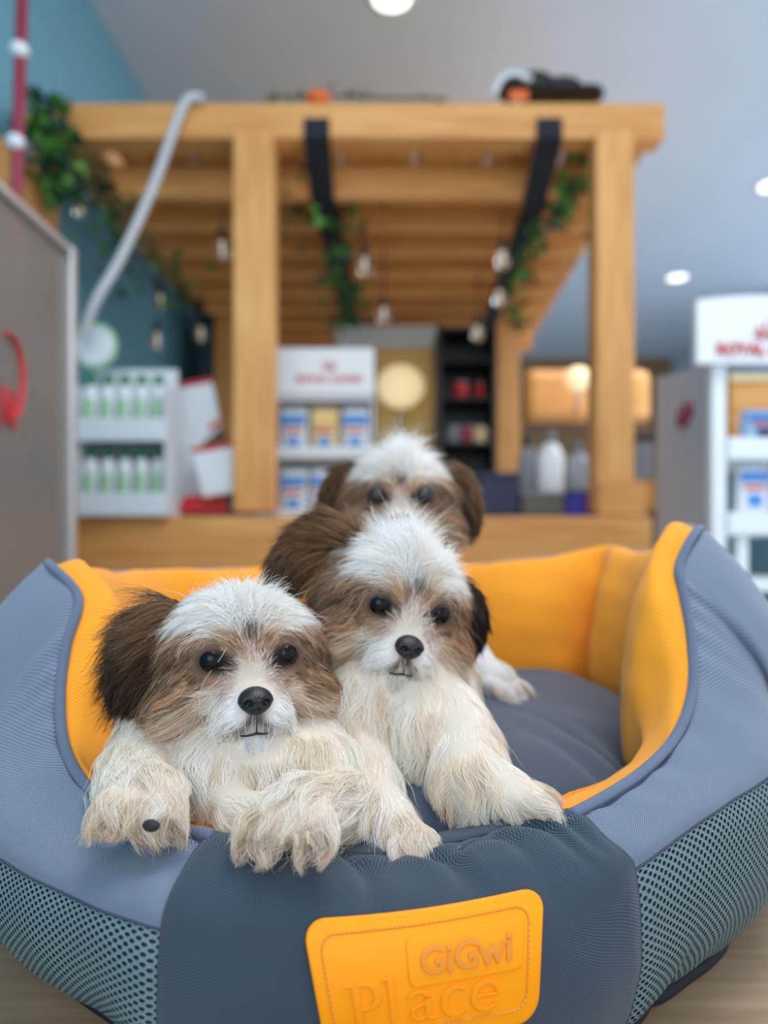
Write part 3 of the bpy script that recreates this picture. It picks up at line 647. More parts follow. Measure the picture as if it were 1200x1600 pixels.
def build_dog(key, label, root_loc, MH, chains, ears, eyes_open=1.0, n_head=30000, n_body=30000, n_ear=6000, K=8, claws=(), pads=(), seed=1, tuft=0.0, ruff=1.0, blaze=1.0, headparts=True):
    root = empty('puppy', label, 'puppy', root_loc); esc = MH.to_scale()[0] * 1000
    bm = bmesh.new()
    for c, r in HEADPARTS: sph_cloud(bm, c, r, MH, 3)
    sp = []
    for ch in chains:
        for c, r, d in chain_spheres(ch['pts']): sp.append((c, r, d, ch)); sph_cloud(bm, c, r, None, 2)
    me = bpy.data.meshes.new('body'); bm.to_mesh(me); bm.free()
    tmp = bpy.data.objects.new('tmp', me); COL.objects.link(tmp)
    md = tmp.modifiers.new('r', 'REMESH'); md.mode = 'VOXEL'; md.voxel_size = 0.0019; md.use_smooth_shade = True
    md = tmp.modifiers.new('s', 'SMOOTH'); md.factor = 0.6; md.iterations = 16
    dg = bpy.context.evaluated_depsgraph_get(); dg.update(); body_me = bpy.data.meshes.new_from_object(tmp.evaluated_get(dg)); bpy.data.objects.remove(tmp); body_me.name = 'body'; body_me.materials.clear()
    body_me.polygons.foreach_set('use_smooth', [True] * len(body_me.polygons))
    MI = np.array(MH.inverted()); MR = np.array(MH.to_3x3().normalized())
    sc_ = np.array([list(s[0]) for s in sp]); sr = np.array([s[1] for s in sp])
    sflow = np.array([list(s[3].get('flow', s[2])) for s in sp]); slen = np.array([s[3]['len'] for s in sp]); scol = np.array([s[3]['col'] for s in sp]); swav = np.array([s[3].get('wave', .05) for s in sp])
    def props(p, jitter=0.0, rg=None):
        """head weight, flow, length, colour, waviness at surface points"""
        q = (p @ MI[:3, :3].T + MI[:3, 3])
        if jitter > 0: q = q + rg.normal(size=q.shape) * jitter
        hd = np.min(np.stack([np.sqrt((((q - np.array(c)) / np.array(r)) ** 2).sum(1)) for c, r in HEADPARTS[:8]]), 0)
        d = ((q[:, None, :] - HT[None, :, :3]) ** 2).sum(2); W = np.exp(-d / (2 * HT[:, 10] ** 2)) + 1e-7 / (1 + d); W = W ** 1.35
        Ws = W / W.sum(1, keepdims=True)
        hf = nrmz((Ws @ HT[:, 3:6])) @ MR.T; hl = Ws @ HT[:, 6] / 1000; W3 = W ** 1.6; hcx = (W3 / W3.sum(1, keepdims=True)) @ HT[:, 7:10]
        db = np.linalg.norm(p[:, None, :] - sc_[None], axis=2) - sr[None]; Wb = np.exp(-np.clip(db - db.min(1, keepdims=True), 0, 1) / 0.0035); Wb /= Wb.sum(1, keepdims=True)
        bf = nrmz(Wb @ sflow); bl_ = Wb @ slen; bc = Wb @ scol; bw = Wb @ swav
        head = 1 / (1 + np.exp((hd - 1.10) * 22)) if headparts else np.zeros(len(p))
        head = np.where(db.min(1) < -0.004, head * 0.0, head)
        h = head[:, None]
        return q, head, nrmz(hf * h + bf * (1 - h)), hl * head + bl_ * (1 - head), hcx * h + bc * (1 - h), bw * (1 - head) + 0.02 * head
    nv = len(body_me.vertices); co_ = np.empty(nv * 3); body_me.vertices.foreach_get('co', co_); co_ = co_.reshape(-1, 3)
    cols = np.concatenate([props(co_[i:i + 8000])[4] for i in range(0, nv, 8000)]); qv = co_ @ MI[:3, :3].T + MI[:3, 3]; esk = np.ones(nv)
    for sx in (-1, 1): esk *= 1 - 0.93 * np.exp(-(((qv[:, 0] - sx * 18.0) / 8.6) ** 2 + ((qv[:, 2] - 2.5) / 7.2) ** 2) ** 1.5) * (qv[:, 1] < -15)
    paint(body_me, np.clip(cols * 0.62 + np.array(SKIN) * 0.14, 0, 1) * (0.35 + 0.65 * np.clip(cols.mean(1, keepdims=True) * 4, 0, 1)) * esk[:, None])
    body = link('body', body_me, M_skin, root)
    # ---- strands on head and body
    n = n_head + n_body; p, nn, area = tri_sample(body_me, n * 2, seed)
    # denser on the head
    rg = np.random.default_rng(seed + 5); parts = []; P_ = []
    for i in range(0, len(p), 8000): P_.append(props(p[i:i + 8000], 1.0, rg))
    q, head, fl, ln, cl, wv = [np.concatenate([a[j] for a in P_]) for j in range(6)]
    is_h = head > 0.5; ih = np.where(is_h)[0]; ib = np.where(~is_h)[0]
    area_h = area * len(ih) / len(p)
    # keep strands off eyes, nose and mouth
    def clear(q):
        k_ = np.ones(len(q), bool)
        for sx in (-1, 1): k_ &= ((q[:, 0] - sx * 19.0) / 7.0) ** 2 + ((q[:, 2] - 3) / 6.2) ** 2 > 1
        k_ |= q[:, 1] > -10
        k_ &= ~((np.abs(q[:, 0]) < 8.5) & (q[:, 2] < -10.5) & (q[:, 2] > -24) & (q[:, 1] < -40))
        k_ &= ~((np.abs(q[:, 2] + 34.2 + 0.1 * np.abs(q[:, 0])) < 0.7) & (np.abs(q[:, 0]) < 6) & (q[:, 1] < -40))
        return k_
    kp = clear(q); need_h = n_head
    ih = ih[kp[ih]]
    if len(ih) < n_head:   # resample more for the head
        p2, n2, _ = tri_sample(body_me, int(len(p) * n_head / max(1, len(ih)) * 1.15), seed + 77); q2 = (p2 @ MI[:3, :3].T + MI[:3, 3])
        near = np.sqrt(((q2 / 60.0) ** 2).sum(1)) < 1.1; p2, n2 = p2[near], n2[near]; P2 = [props(p2[i:i + 8000], 1.0, rg) for i in range(0, len(p2), 8000)]
        q2, h2, f2, l2, c2, w2 = [np.concatenate([a[j] for a in P2]) for j in range(6)]; s2 = np.where((h2 > 0.5) & clear(q2))[0][:n_head]
        hp = (p2[s2], n2[s2], f2[s2], l2[s2], c2[s2], q2[s2])
    else: s2 = ih[:n_head]; hp = (p[s2], nn[s2], fl[s2], ln[s2], cl[s2], q[s2])
    tw = tuft * np.exp(-(hp[5][:, 0] / 12) ** 2) / (1 + np.exp(-(hp[5][:, 2] - 20) / 3.0)) * (hp[5][:, 1] < 8)
    hl = hp[3] * ruff * np.where(hp[5][:, 2] > 24, blaze, 1.0) * (1 + tw)
    hup = MR @ np.array([0, -0.25, 1.0]); hp = (hp[0], hp[1], nrmz(hp[2] + tw[:, None] * 1.2 * hup + hp[1] * tw[:, None] * .6), hp[3], hp[4], hp[5])
    # eyebrow and rim hairs must not cross the eyes: shorten near them
    for sx in (-1, 1):
        de = np.sqrt((hp[5][:, 0] - sx * 19.0) ** 2 + (hp[5][:, 2] - 3) ** 2); fr_ = hp[5][:, 1] < -10
        hl = np.where(fr_, np.minimum(hl, 0.0014 + np.clip(de - 6.6, 0, 100) * 0.0011), hl)
    dm_ = np.sqrt(hp[5][:, 0] ** 2 + (hp[5][:, 2] + 17) ** 2); hl = np.where(hp[5][:, 1] < -35, np.minimum(hl, 0.0015 + np.clip(dm_ - 7.5, 0, 100) * 0.0011), hl)
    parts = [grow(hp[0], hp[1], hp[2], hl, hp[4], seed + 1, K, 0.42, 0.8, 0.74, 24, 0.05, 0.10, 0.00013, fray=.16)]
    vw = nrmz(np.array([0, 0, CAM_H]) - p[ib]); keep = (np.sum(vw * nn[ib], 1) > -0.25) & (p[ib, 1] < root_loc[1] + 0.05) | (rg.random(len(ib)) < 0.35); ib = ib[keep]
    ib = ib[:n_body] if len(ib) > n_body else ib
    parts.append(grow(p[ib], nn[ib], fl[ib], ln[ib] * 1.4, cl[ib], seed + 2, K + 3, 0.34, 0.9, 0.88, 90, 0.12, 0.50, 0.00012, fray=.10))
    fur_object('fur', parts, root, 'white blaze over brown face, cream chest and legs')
    # ---- ears
    for e in ears:
        em, cl_ = ear_mesh(e['path'], e['w'], e['n']); paint(em, np.tile(np.array(BLACK) * 1.5, (len(em.vertices), 1)))
        eo = link('ear', em, M_skin, root); p, nn, _ = tri_sample(em, e.get('n_h', n_ear), seed + 11)
        D = np.linalg.norm(p[:, None] - cl_[None], axis=2); i = D.argmin(1); t = i / (len(cl_) - 1); tg = nrmz(np.gradient(cl_, axis=0))[i]
        fl_ = nrmz(tg + (p - cl_[i]) * 22 + np.array(e.get('blow', (0, 0, 0)))); t = np.clip(t + rg.normal(size=len(t)) * 0.07, 0, 1)[:, None]
        root_c, mid_c, tip_c = [np.array(c) for c in e.get('cols', (BROWN, DBROWN, BLACK))]
        c = np.where(t < e.get('mid', .45), root_c + (mid_c - root_c) * t / e.get('mid', .45), mid_c + (tip_c - mid_c) * (t - e.get('mid', .45)) / (1 - e.get('mid', .45)))
        edge = np.linalg.norm(p - cl_[i], axis=1)[:, None]
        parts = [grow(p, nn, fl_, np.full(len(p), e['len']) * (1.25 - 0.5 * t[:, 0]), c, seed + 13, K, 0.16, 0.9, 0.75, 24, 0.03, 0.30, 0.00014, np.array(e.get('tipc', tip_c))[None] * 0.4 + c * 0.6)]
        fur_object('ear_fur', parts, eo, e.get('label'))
    # ---- eyes
    for sx in (-1, 1):
        c = MH @ Vector((sx * 19.0, -35.2, 3.0)); r = 0.0073 * esc
        rot = MH.to_3x3().normalized()
        eb = sphere('eye', c, r, M_eye, root, 32, 20, None, 'dark shining eye')
        ln_ = [(sx * 19.0 + 7.0 * math.cos(a) * 1.0, -39.0 + 1.9 * abs(math.cos(a)) + (0.6 if math.sin(a) > 0 else 0), 3.0 + 6.0 * math.sin(a) * eyes_open) for a in np.linspace(0, 2 * math.pi, 29)[:-1]]
        tube('eyelid', [list(MH @ Vector(p)) for p in ln_], 0.0009, M_lid, eb, 8, True)
        if eyes_open < 0.9:
            lid = sphere('upper_eyelid', c, 0.0084, M_lid, eb, 24, 16)
            lm = lid.data; bmx = bmesh.new(); bmx.from_mesh(lm); cut = MH @ Vector((0, 0, 3.0 + 6 * (eyes_open * 1.2 - 0.6)))
            up_ = rot @ Vector((0, -0.25, 1)).normalized(); bmesh.ops.bisect_plane(bmx, geom=bmx.verts[:] + bmx.edges[:] + bmx.faces[:], plane_co=c + rot @ Vector((0, 0, -0.0015)), plane_no=up_, clear_inner=True); bmx.to_mesh(lm); bmx.free()
    nose_part(MH, root)
    for c, d, ln_, r in claws:
        c, d = Vector(c), Vector(d).normalized(); pts = [c, c + d * ln_ * 0.5 + Vector((0, 0, 0.0006)), c + d * ln_]
        tube('claw', cat_rom([list(x) for x in pts], 3), np.linspace(r, r * 0.25, 7), M_claw, root, 8)
    for c, r in pads: sphere('paw_pad', c, r, M_pad, root, 20, 14)
    return root
def head_matrix(c, yaw, pitch, roll, s=1.0):
    return Matrix.Translation(Vector(c)) @ Matrix.Rotation(R(yaw), 4, 'Z') @ Matrix.Rotation(R(pitch), 4, 'X') @ Matrix.Rotation(R(roll), 4, 'Y') @ Matrix.Diagonal((s / 1000, s / 1000, s / 1000, 1))
def paw(c, d, r=0.012, toes=4, col=CREAM, sp=0.34, tip=(0.58, 0.42, 0.31)):
    """metapod plus toes fanned about direction d; returned as chains of one body"""
    c, d = Vector(c), Vector(d).normalized(); side = d.cross(Vector((0, 0, 1))).normalized(); out = []
    for i in range(toes):
        a = (i - (toes - 1) / 2) * sp; e = (d * math.cos(a) + side * math.sin(a)).normalized(); o = c + side * (i - (toes - 1) / 2) * r * 0.42
        out.append(dict(pts=[(o - d * r * 0.5, r * 0.62), (o + e * r * 0.55, r * 0.58), (o + e * r * 0.8, r * 0.55)], len=0.015, col=col, wave=.07))
        out.append(dict(pts=[(o + e * r * 0.8, r * 0.54), (o + e * r * 1.2 - Vector((0, 0, r * 0.28)), r * 0.46)], len=0.008, col=tip, wave=.04))
    return out
DN = (0.15, -0.15, -1)
# ---------------- puppy one: left, chin over its forelegs
MH1 = head_matrix((-0.086, 0.452, 0.1885), 20, 0, -2, 1.03)
L1a = dict(pts=[((-.124, .455, .142), .030), ((-.134, .425, .128), .024), ((-.128, .400, .128), .019), ((-.118, .380, .129), .017)], len=.018, col=CREAM, wave=.06)
L1b = dict(pts=[((-.045, .455, .130), .030), ((-.018, .430, .112), .019), ((-.026, .400, .119), .0165), ((-.040, .374, .127), .015)], len=.024, col=CREAM, wave=.09)
L1c = dict(pts=[((-.092, .420, .120), .016), ((-.074, .388, .117), .0125), ((-.056, .380, .119), .012)], len=.011, col=CREAM, wave=.04)
body1 = [dict(pts=[((-.088, .475, .162), .034), ((-.086, .465, .140), .042), ((-.082, .455, .130), .038)], len=.024, col=CREAM, flow=DN, wave=.10),
         dict(pts=[((-.088, .480, .138), .044), ((-.105, .545, .150), .044), ((-.118, .605, .150), .040)], len=.018, col=CREAM, flow=(0, .6, -.8)),
         dict(pts=[((-.118, .455, .136), .032), ((-.086, .430, .124), .034), ((-.040, .438, .122), .030), ((-.022, .448, .118), .024)], len=.026, col=CREAM, flow=(.1, -.3, -1), wave=.10), L1a, L1b, L1c,
         dict(pts=[((-.118, .605, .145), .034), ((-.150, .590, .140), .020)], len=.014, col=CREAM)]
body1 += paw((-.116, .374, .132), (.1, -1, -.22), .0145) + paw((-.042, .366, .1275), (-.15, -1, -.2), .0142)
cl1 = []
for (px, py, Y, dx) in ((222, 1258, .3358, -.1), (264, 1260, .3358, .3), (444, 1300, .3266, -.1), (462, 1304, .3262, .15), (480, 1300, .328, .1)):
    cl1.append((P(px, py, Y), (dx, -.35, -1), .0052, .0013))
ears1 = [dict(path=[list(MH1 @ Vector(p)) for p in ((-30, 2, 29), (-46, -1, 21), (-57, -1, 4), (-60, 0, -15), (-53, 0, -34))], w=[.010, .018, .021, .018, .008], n=(-.6, -.8, 0.1), len=.026, blow=(-.45, 0, .1), mid=.35, cols=((0.24, 0.12, 0.055), DBROWN, BLACK), label='dark brown ear hair blown outwards'),
         dict(path=[list(MH1 @ Vector(p)) for p in ((36, 8, 22), (46, 8, 10), (48, 8, -6), (46, 8, -20))], w=[.008, .014, .015, .007], n=(.6, -.8, 0.1), len=.016, mid=.6, cols=(BROWN, BROWN, DBROWN))]
build_dog('a', 'brown and white puppy in front at left, chin above its paws on the bed rim', (-0.09, 0.47, 0.10), MH1, body1, ears1, 1.0, 50000, 54000, 9000, 8, cl1, [(P(236, 1290, .3400), (.0040, .0013, .0029))], seed=11)
# ---------------- puppy two: middle, sitting up
MH2 = head_matrix((.006, .495, .2165), 14, 8, 10, 0.98)
body2 = [dict(pts=[((.010, .510, .190), .034), ((.015, .500, .160), .038), ((.016, .480, .138), .036)], len=.028, col=CREAM, flow=(0, -.1, -1), wave=.13),
         dict(pts=[((.018, .505, .160), .042), ((-.002, .565, .158), .042), ((-.022, .612, .155), .038)], len=.018, col=CREAM, flow=(0, .6, -.8)),
         dict(pts=[((-.012, .475, .160), .026), ((-.014, .460, .135), .020), ((-.004, .430, .116), .012), ((.008, .402, .106), .0095)], len=.027, col=CREAM, flow=(0, -.2, -1), wave=.10),
         dict(pts=[((.034, .482, .152), .024), ((.046, .460, .138), .021), ((.046, .432, .124), .020), ((.070, .417, .118), .0125)], len=.020, col=CREAM, flow=(.2, -.1, -1), wave=.08)]
body2 += paw((.073, .415, .117), (1, -.25, .02), .0115) + paw((.012, .398, .104), (.45, -1, -.25), .0090)
ears2 = [dict(path=[list(MH2 @ Vector(p)) for p in ((-30, 8, 30), (-46, 12, 34), (-60, 16, 26), (-70, 16, 10), (-72, 14, -6))], w=[.010, .017, .019, .016, .008], n=(-.3, -.9, .4), len=.020, mid=.65, cols=(BROWN, BROWN, BLACK), label='brown ear swept back with darker tip'),
         dict(path=[list(MH2 @ Vector(p)) for p in ((36, 2, 20), (48, -2, 12), (56, -3, -2), (57, -2, -17), (52, -2, -28))], w=[.007, .012, .015, .014, .006], n=(.5, -.9, 0.1), len=.013, mid=.3, cols=(DBROWN, BLACK, BLACK), label='glossy black hanging ear')]
build_dog('b', 'brown and white puppy in the middle sitting up with white tuft and tilted head', (.01, .50, .105), MH2, body2, ears2, 1.0, 50000, 58000, 8000, 8, [], [], seed=31, blaze=1.15, ruff=1.05, tuft=0.68)
# ---------------- puppy three: behind
MH3 = head_matrix((.0135, .664, .2935), 0, 4, 0)
body3 = [dict(pts=[((.014, .680, .262), .034), ((.018, .685, .22), .044), ((.022, .690, .18), .046), ((.02, .715, .160), .042)], len=.020, col=CREAM, flow=(0, -.1, -1)),
         dict(pts=[((.046, .672, .200), .026), ((.062, .655, .172), .022), ((.076, .632, .152), .018), ((.088, .618, .146), .015)], len=.016, col=WHITE, flow=(.5, -.3, -.8)),
         dict(pts=[((-.012, .672, .200), .026), ((-.02, .655, .172), .020), ((-.02, .637, .150), .015)], len=.014, col=WHITE)]
body3 += paw((.090, .612, .143), (.8, -.7, -.1), .0125, 4, WHITE)
ears3 = [dict(path=[list(MH3 @ Vector(p)) for p in ((s * 32, 4, 26), (s * 48, 2, 20), (s * 58, 0, 2), (s * 60, 0, -18), (s * 55, 0, -32))], w=[.008, .015, .018, .016, .008], n=(s * .5, -.85, 0.1), len=.015, mid=.45, cols=(BROWN, BROWN, BLACK)) for s in (-1, 1)]
build_dog('c', 'brown and white puppy at the back peeping over the middle puppy', (.02, .69, .12), MH3, body3, ears3, 0.55, 28000, 24000, 5000, 7, [], [], seed=51, blaze=1.15, tuft=0.8)
# ================================================================ shop behind the bed
M_green = pm('leaf_green', srgb(76, 132, 44), 0.6, 0.35, 60); M_leafd = pm('leaf_dark_green', srgb(22, 62, 40), 0.6, 0.35, 60)
M_strap = pm('navy_webbing', srgb(24, 28, 40), 0.8, 0.1, 80); M_whitep = pm('white_plastic', srgb(235, 240, 244), 0.4, 0.02, 20)
M_whitec = pm('white_card', srgb(226, 234, 240), 0.6, 0.03, 20); M_red = pm('red_print', srgb(205, 40, 48), 0.5, 0.05, 20); M_greyc = pm('grey_card', srgb(200, 200, 210), 0.6, 0.04, 6)
M_blue = pm('blue_print', srgb(70, 140, 215), 0.5, 0.1, 60); M_navy = pm('navy_plastic', srgb(24, 26, 70), 0.5, 0.1, 20); M_black = pm('black_metal', (0.012, 0.012, 0.014), 0.5, 0.1, 20)
M_greenc = pm('green_cap', srgb(40, 130, 80), 0.4, 0.1, 30); M_lgreen = pm('pale_green_print', srgb(170, 215, 170), 0.5, 0.1, 50); M_steel = pm('brushed_aluminium', (0.62, 0.62, 0.63), 0.35, 0.04, 20, 0.8)
M_cream = pm('cream_card', srgb(236, 214, 160), 0.6, 0.05, 20); M_maroon = pm('maroon_paint', srgb(150, 50, 72), 0.5, 0.05, 20); M_grey = pm('mid_grey_plastic', srgb(130, 134, 142), 0.5, 0.1, 20)
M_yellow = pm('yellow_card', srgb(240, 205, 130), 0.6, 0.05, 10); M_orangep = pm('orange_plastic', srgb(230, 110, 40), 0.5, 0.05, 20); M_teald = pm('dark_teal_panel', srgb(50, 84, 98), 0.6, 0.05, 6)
M_cable = pm('cable_sheath', srgb(196, 198, 202), 0.7, 0.03, 20); M_stem = pm('vine_stem', srgb(60, 50, 30), 0.8, 0.2, 40); M_dwood = wood('dark_shelf_wood', srgb(96, 62, 34), srgb(60, 36, 18), 0, 4)
def glass(name, rough=0.02, tint=(1, 1, 1, 1)):
    k = NT(name); k.b.inputs['Base Color'].default_value = tint; k.b.inputs['Transmission Weight'].default_value = 1; k.b.inputs['Roughness'].default_value = rough; k.b.inputs['IOR'].default_value = 1.45; return k.m
M_glass = glass('bulb_glass')
k = NT('dusty_acrylic'); tr = k.new('ShaderNodeBsdfTransparent'); tr.inputs[0].default_value = (0.72, 0.70, 0.68, 1); mx = k.new('ShaderNodeMixShader')
k.b.inputs['Base Color'].default_value = srgb(150, 140, 132); k.b.inputs['Roughness'].default_value = 0.25; k.lk(k.math('MULTIPLY_ADD', k.noise(3, 2), 0.3, 0.42), mx.inputs[0]); k.lk(tr.outputs[0], mx.inputs[1]); k.lk(k.b.outputs[0], mx.inputs[2]); k.lk(mx.outputs[0], k.out.inputs['Surface']); M_acry = k.m
def emis(name, c, s):
    return pm(name, c, 0.5, 0, emit=s)
M_lamp = emis('lamp_diffuser', (1.0, 0.98, 0.95), 2.2); M_warm = emis('warm_lamp_shade', (1.0, 0.80, 0.46), 0.55); M_fil = emis('bulb_filament', (1.0, 0.85, 0.6), 0.5)

# ---- pergola
PY = 2.6; per = empty('pergola', 'pine timber pergola standing on a long counter beam behind the bed', 'pergola', (0, PY, CAM_H - 0.2))
def py2z(py, Y): return CAM_H - (py - HOR) / FOC * Y
def px2x(px, Y): return (px - 600) / FOC * Y
box('front_beam', px2x(95, PY), px2x(1040, PY), PY, PY + 0.10, py2z(216, PY), py2z(160, PY), M_pine, per, 0.008)
zt = py2z(205, PY)
for x0, x1 in ((365, 428), (930, 990)): box('post', px2x(x0, PY), px2x(x1, PY), PY - 0.012, PY + 0.10, py2z(800, PY), zt, M_pine_z, per, 0.006)
box('post_foot', px2x(932, PY), px2x(1006, PY), PY - 0.03, PY - 0.013, py2z(806, PY), py2z(752, PY), M_pine, per, 0.006)
box('post_foot', px2x(990, PY) + 0.001, px2x(1006, PY), PY - 0.012, PY + 0.09, py2z(806, PY), py2z(752, PY), M_pine, per, 0.004)
for x0, x1, Y in ((776, 812, 4.5), (334, 364, 4.5)): box('post', px2x(x0, Y), px2x(x1, Y), Y, Y + 0.12, py2z(760, Y), py2z(520, Y) + 0.2, M_pine_z, per, 0.006)
zr = py2z(292, 2.76)
for i in range(9):
    Y = 2.84 + 0.27 * i; X0 = wx(-1.02, Y); X1 = wx(0.86 if i < 8 else .9, Y)
    box('rafter', X0, X1, Y, Y + 0.055, zr, zr + 0.12, M_pine, per, 0.004)
def ybeam(name, X, w_, Y0, Y1, z0, z1, mat, parent, kind=None):
    vs = [(wx(X + s, Y), Y, z) for Y in (Y0, Y1) for s, z in ((-w_ / 2, z0), (w_ / 2, z0), (w_ / 2, z1), (-w_ / 2, z1))]
    fs = [(0, 1, 2, 3), (7, 6, 5, 4)] + [(i, 4 + i, 4 + (i + 1) % 4, (i + 1) % 4) for i in range(4)]
    me = mesh_from(name, vs, fs, False); bm = bmesh.new(); bm.from_mesh(me); bmesh.ops.recalc_face_normals(bm, faces=bm.faces); bmesh.ops.bevel(bm, geom=bm.edges, offset=0.004, segments=2, affect='EDGES'); bm.to_mesh(me); bm.free()
    return link(name, me, mat, parent, kind)
for X in (-1.06, 0.90): ybeam('side_beam', X, 0.07, 2.71, 5.25, zr + 0.125, zr + 0.22, M_pine_y, per)
for i in range(7): ybeam('roof_board', -0.84 + i * 0.27, 0.262, 2.72, 5.25, zr + 0.125, zr + 0.14, M_pine_y, per)
ybeam('light_stop_board', -1.195, 0.19, 2.71, 5.25, zr + 0.225, zr + 0.24, M_pine_y, per)  # added board closing the gap at the wall, blocks overhead light there
ybeam('ledger_beam', -1.185, 0.07, 2.30, 2.58, py2z(352, 2.58) - .0, py2z(352, 2.58) + 0.16, M_pine_y, per)
ybeam('corner_brace', -1.17, 0.05, 2.585, 2.70, py2z(352, 2.58) + 0.02, py2z(216, PY), M_pine_y, per)
box('counter_beam', px2x(112, PY), px2x(1010, PY), PY - 0.06, PY + 0.12, py2z(905, PY), py2z(808, PY), M_pine, per, 0.008)
box('counter_front_board', px2x(112, PY), px2x(1010, PY), PY - 0.02, PY + 0.10, ZF, py2z(905, PY) - 0.003, M_pine, per, 0.008)
ybeam('counter_rail', -1.06, 0.12, 2.73, 5.2, py2z(905, PY), py2z(808, PY), M_pine_y, per)
box('counter_top', px2x(112, PY) + 0.12, px2x(1010, PY), PY + 0.125, 3.35, py2z(808, PY) - 0.03, py2z(808, PY), M_pine, per, 0.004)
zc = py2z(808, PY)      # the counter surface

# ---- dark straps over the front beam, running back beneath the rafters
for i, (px, lab) in enumerate(((495, 'navy webbing strap nearer the left post'), (858, 'navy webbing strap nearer the right post'))):
    X = px2x(px, PY); s = tag(ybeam('strap', X, 0.088, 2.86, 4.7, zr - 0.012, zr - 0.004, M_strap, None), lab + ' hanging over the pergola beam', 'strap'); zq = py2z(217, PY) - .006
    link('strap_slope', mesh_from('strap_slope', [(X + a, y_, z_ + b) for y_, z_ in ((PY - .010, zq), (2.86, zr - .012)) for a, b in ((-.044, 0), (.044, 0), (.044, .006), (-.044, .006))], [(0, 1, 5, 4), (2, 3, 7, 6), (1, 2, 6, 5), (3, 0, 4, 7), (3, 2, 1, 0), (4, 5, 6, 7)], False), M_strap, s)
    box('strap_loop', X - 0.044, X + 0.044, PY - 0.010, PY - 0.002, zq, py2z(186, PY), M_strap, s, 0.002)

# ---- ivy garlands: vine plus one mesh of leaves each
def leaf_bm(bm, c, sz, r):
    a, b, g = r.uniform(0, 6.28), r.uniform(-1, 1), r.uniform(0, 6.28)
    M = Matrix.Translation(Vector(c)) @ Matrix.Rotation(a, 4, 'Z') @ Matrix.Rotation(b, 4, 'X') @ Matrix.Rotation(g, 4, 'Y')
    pts = [(0, 0, 0), (.35, .25, .05), (.5, .0, 0), (.95, .0, -.1), (.35, -.25, .05), (.15, .42, 0), (.15, -.42, 0)]
    v = [bm.verts.new(M @ (Vector(p) * sz)) for p in pts]
    for f in ((0, 1, 2), (1, 3, 2), (0, 2, 4), (2, 3, 4), (0, 5, 1), (0, 4, 6)): bm.faces.new([v[i] for i in f])
def garland(label, pts, n, spread, sz=0.05, mats=(M_green, M_leafd), seed=1):
    r = random.Random(seed); g = empty('ivy_garland', label, 'garland', pts[0], 'artificial ivy on the pergola')
    path = cat_rom([list(p) for p in pts], 10); tube('vine', path, 0.004, M_stem, g, 6)
    for mat, k in zip(mats, (n // 2, n - n // 2)):
        bm = bmesh.new()
        for _ in range(k):
            q = path[r.randrange(len(path))]; leaf_bm(bm, (q[0] + r.gauss(0, spread), q[1] + r.gauss(0, spread), q[2] + r.gauss(0, spread)), sz * r.uniform(.6, 1.3), r)
        link('leaves', bm_mesh('leaves', bm), mat, g, 'stuff')
garland('bright and dark ivy bunch at the left end of the beam', [P(62, 170, 2.5), P(70, 215, 2.5), P(95, 250, 2.5), P(88, 305, 2.55)], 220, 0.042, 0.06, seed=2)
garland('ivy trailing below the left part of the rafters', [P(150, 290, 2.75), P(175, 330, 2.9), P(185, 380, 3.0), P(250, 420, 3.3), P(290, 470, 3.7)], 130, 0.045, seed=3)
garland('ivy wound along the strap by the left post', [P(455, 300, 2.9), P(530, 340, 3.0), P(520, 400, 3.2), P(545, 460, 3.5), P(535, 505, 3.7)], 200, 0.05, seed=4)
garland('ivy hanging at the right post top', [P(915, 235, 2.72), P(895, 290, 2.8), P(880, 325, 2.9), P(850, 345, 2.95)], 110, 0.03, seed=5)
garland('ivy wound along the strap by the right post', [P(840, 345, 3.0), P(830, 400, 3.2), P(800, 450, 3.5), P(810, 510, 3.8)], 120, 0.035, seed=6)
garland('thin ivy strand running behind the front beam', [P(130, 228, 2.72), P(330, 234, 2.74), P(540, 226, 2.74), P(720, 234, 2.74), P(920, 226, 2.72)], 170, 0.010, 0.03, seed=7)
garland('ivy sprigs lying on top of the front beam', [P(420, 152, 2.66), P(500, 150, 2.66), P(600, 153, 2.66), P(700, 155, 2.66)], 26, 0.012, 0.03, seed=8)

# ---- festoon bulbs
for px, py, Y, wh in ((126, 322, 2.7, 'before the teal wall beside the left ivy bunch'), (347, 390, 2.9, 'just left of the left pergola post'), (570, 415, 3.0, 'below the ivy of the left strap'), (600, 492, 3.3, 'above the middle display header'), (786, 405, 3.0, 'highest along the right strap'), (781, 466, 3.3, 'second down along the right strap'),
        (747, 520, 3.6, 'lowest along the right strap by the black shelving'), (251, 472, 3.5, 'left of the cable against the teal wall, upper of two'), (314, 522, 3.8, 'before the teal cupboard under the rafters'), (246, 532, 3.4, 'above the green capped bottles, lower of two'), (660, 232, 2.74, 'tiny, behind the front beam between the straps'), (545, 228, 2.74, 'tiny, behind the front beam by the left strap')):
    c = P(px, py, Y); small = py < 300
    s = 0.45 if small else 1.0
    b = empty('festoon_bulb', 'clear glass bulb ' + wh, 'bulb', c, 'festoon bulbs under the pergola')
    prof = [(0.004, -.040), (0.016, -.036), (0.026, -.022), (0.028, -.006), (0.022, .014), (0.014, .028), (0.012, .034)]
    lathe('glass', [(r * s, z * s) for r, z in prof], c, M_glass, b, 16)
    lathe('socket', [(.013 * s, .035 * s), (.016 * s, .040 * s), (.016 * s, .07 * s), (.006 * s, .078 * s)], c, M_black, b, 12)
    tube('filament', [tuple(c + Vector((0, 0, z * s))) for z in (-.02, 0, .03)], 0.0035 * s, M_fil, b, 6)
    tube('flex', [tuple(c + Vector((0, 0, .07 * s))), (c.x, c.y + .005, max(zr, c.z + .08 * s) if not small else c.z + .05)], 0.003 * s, M_black, b, 6)

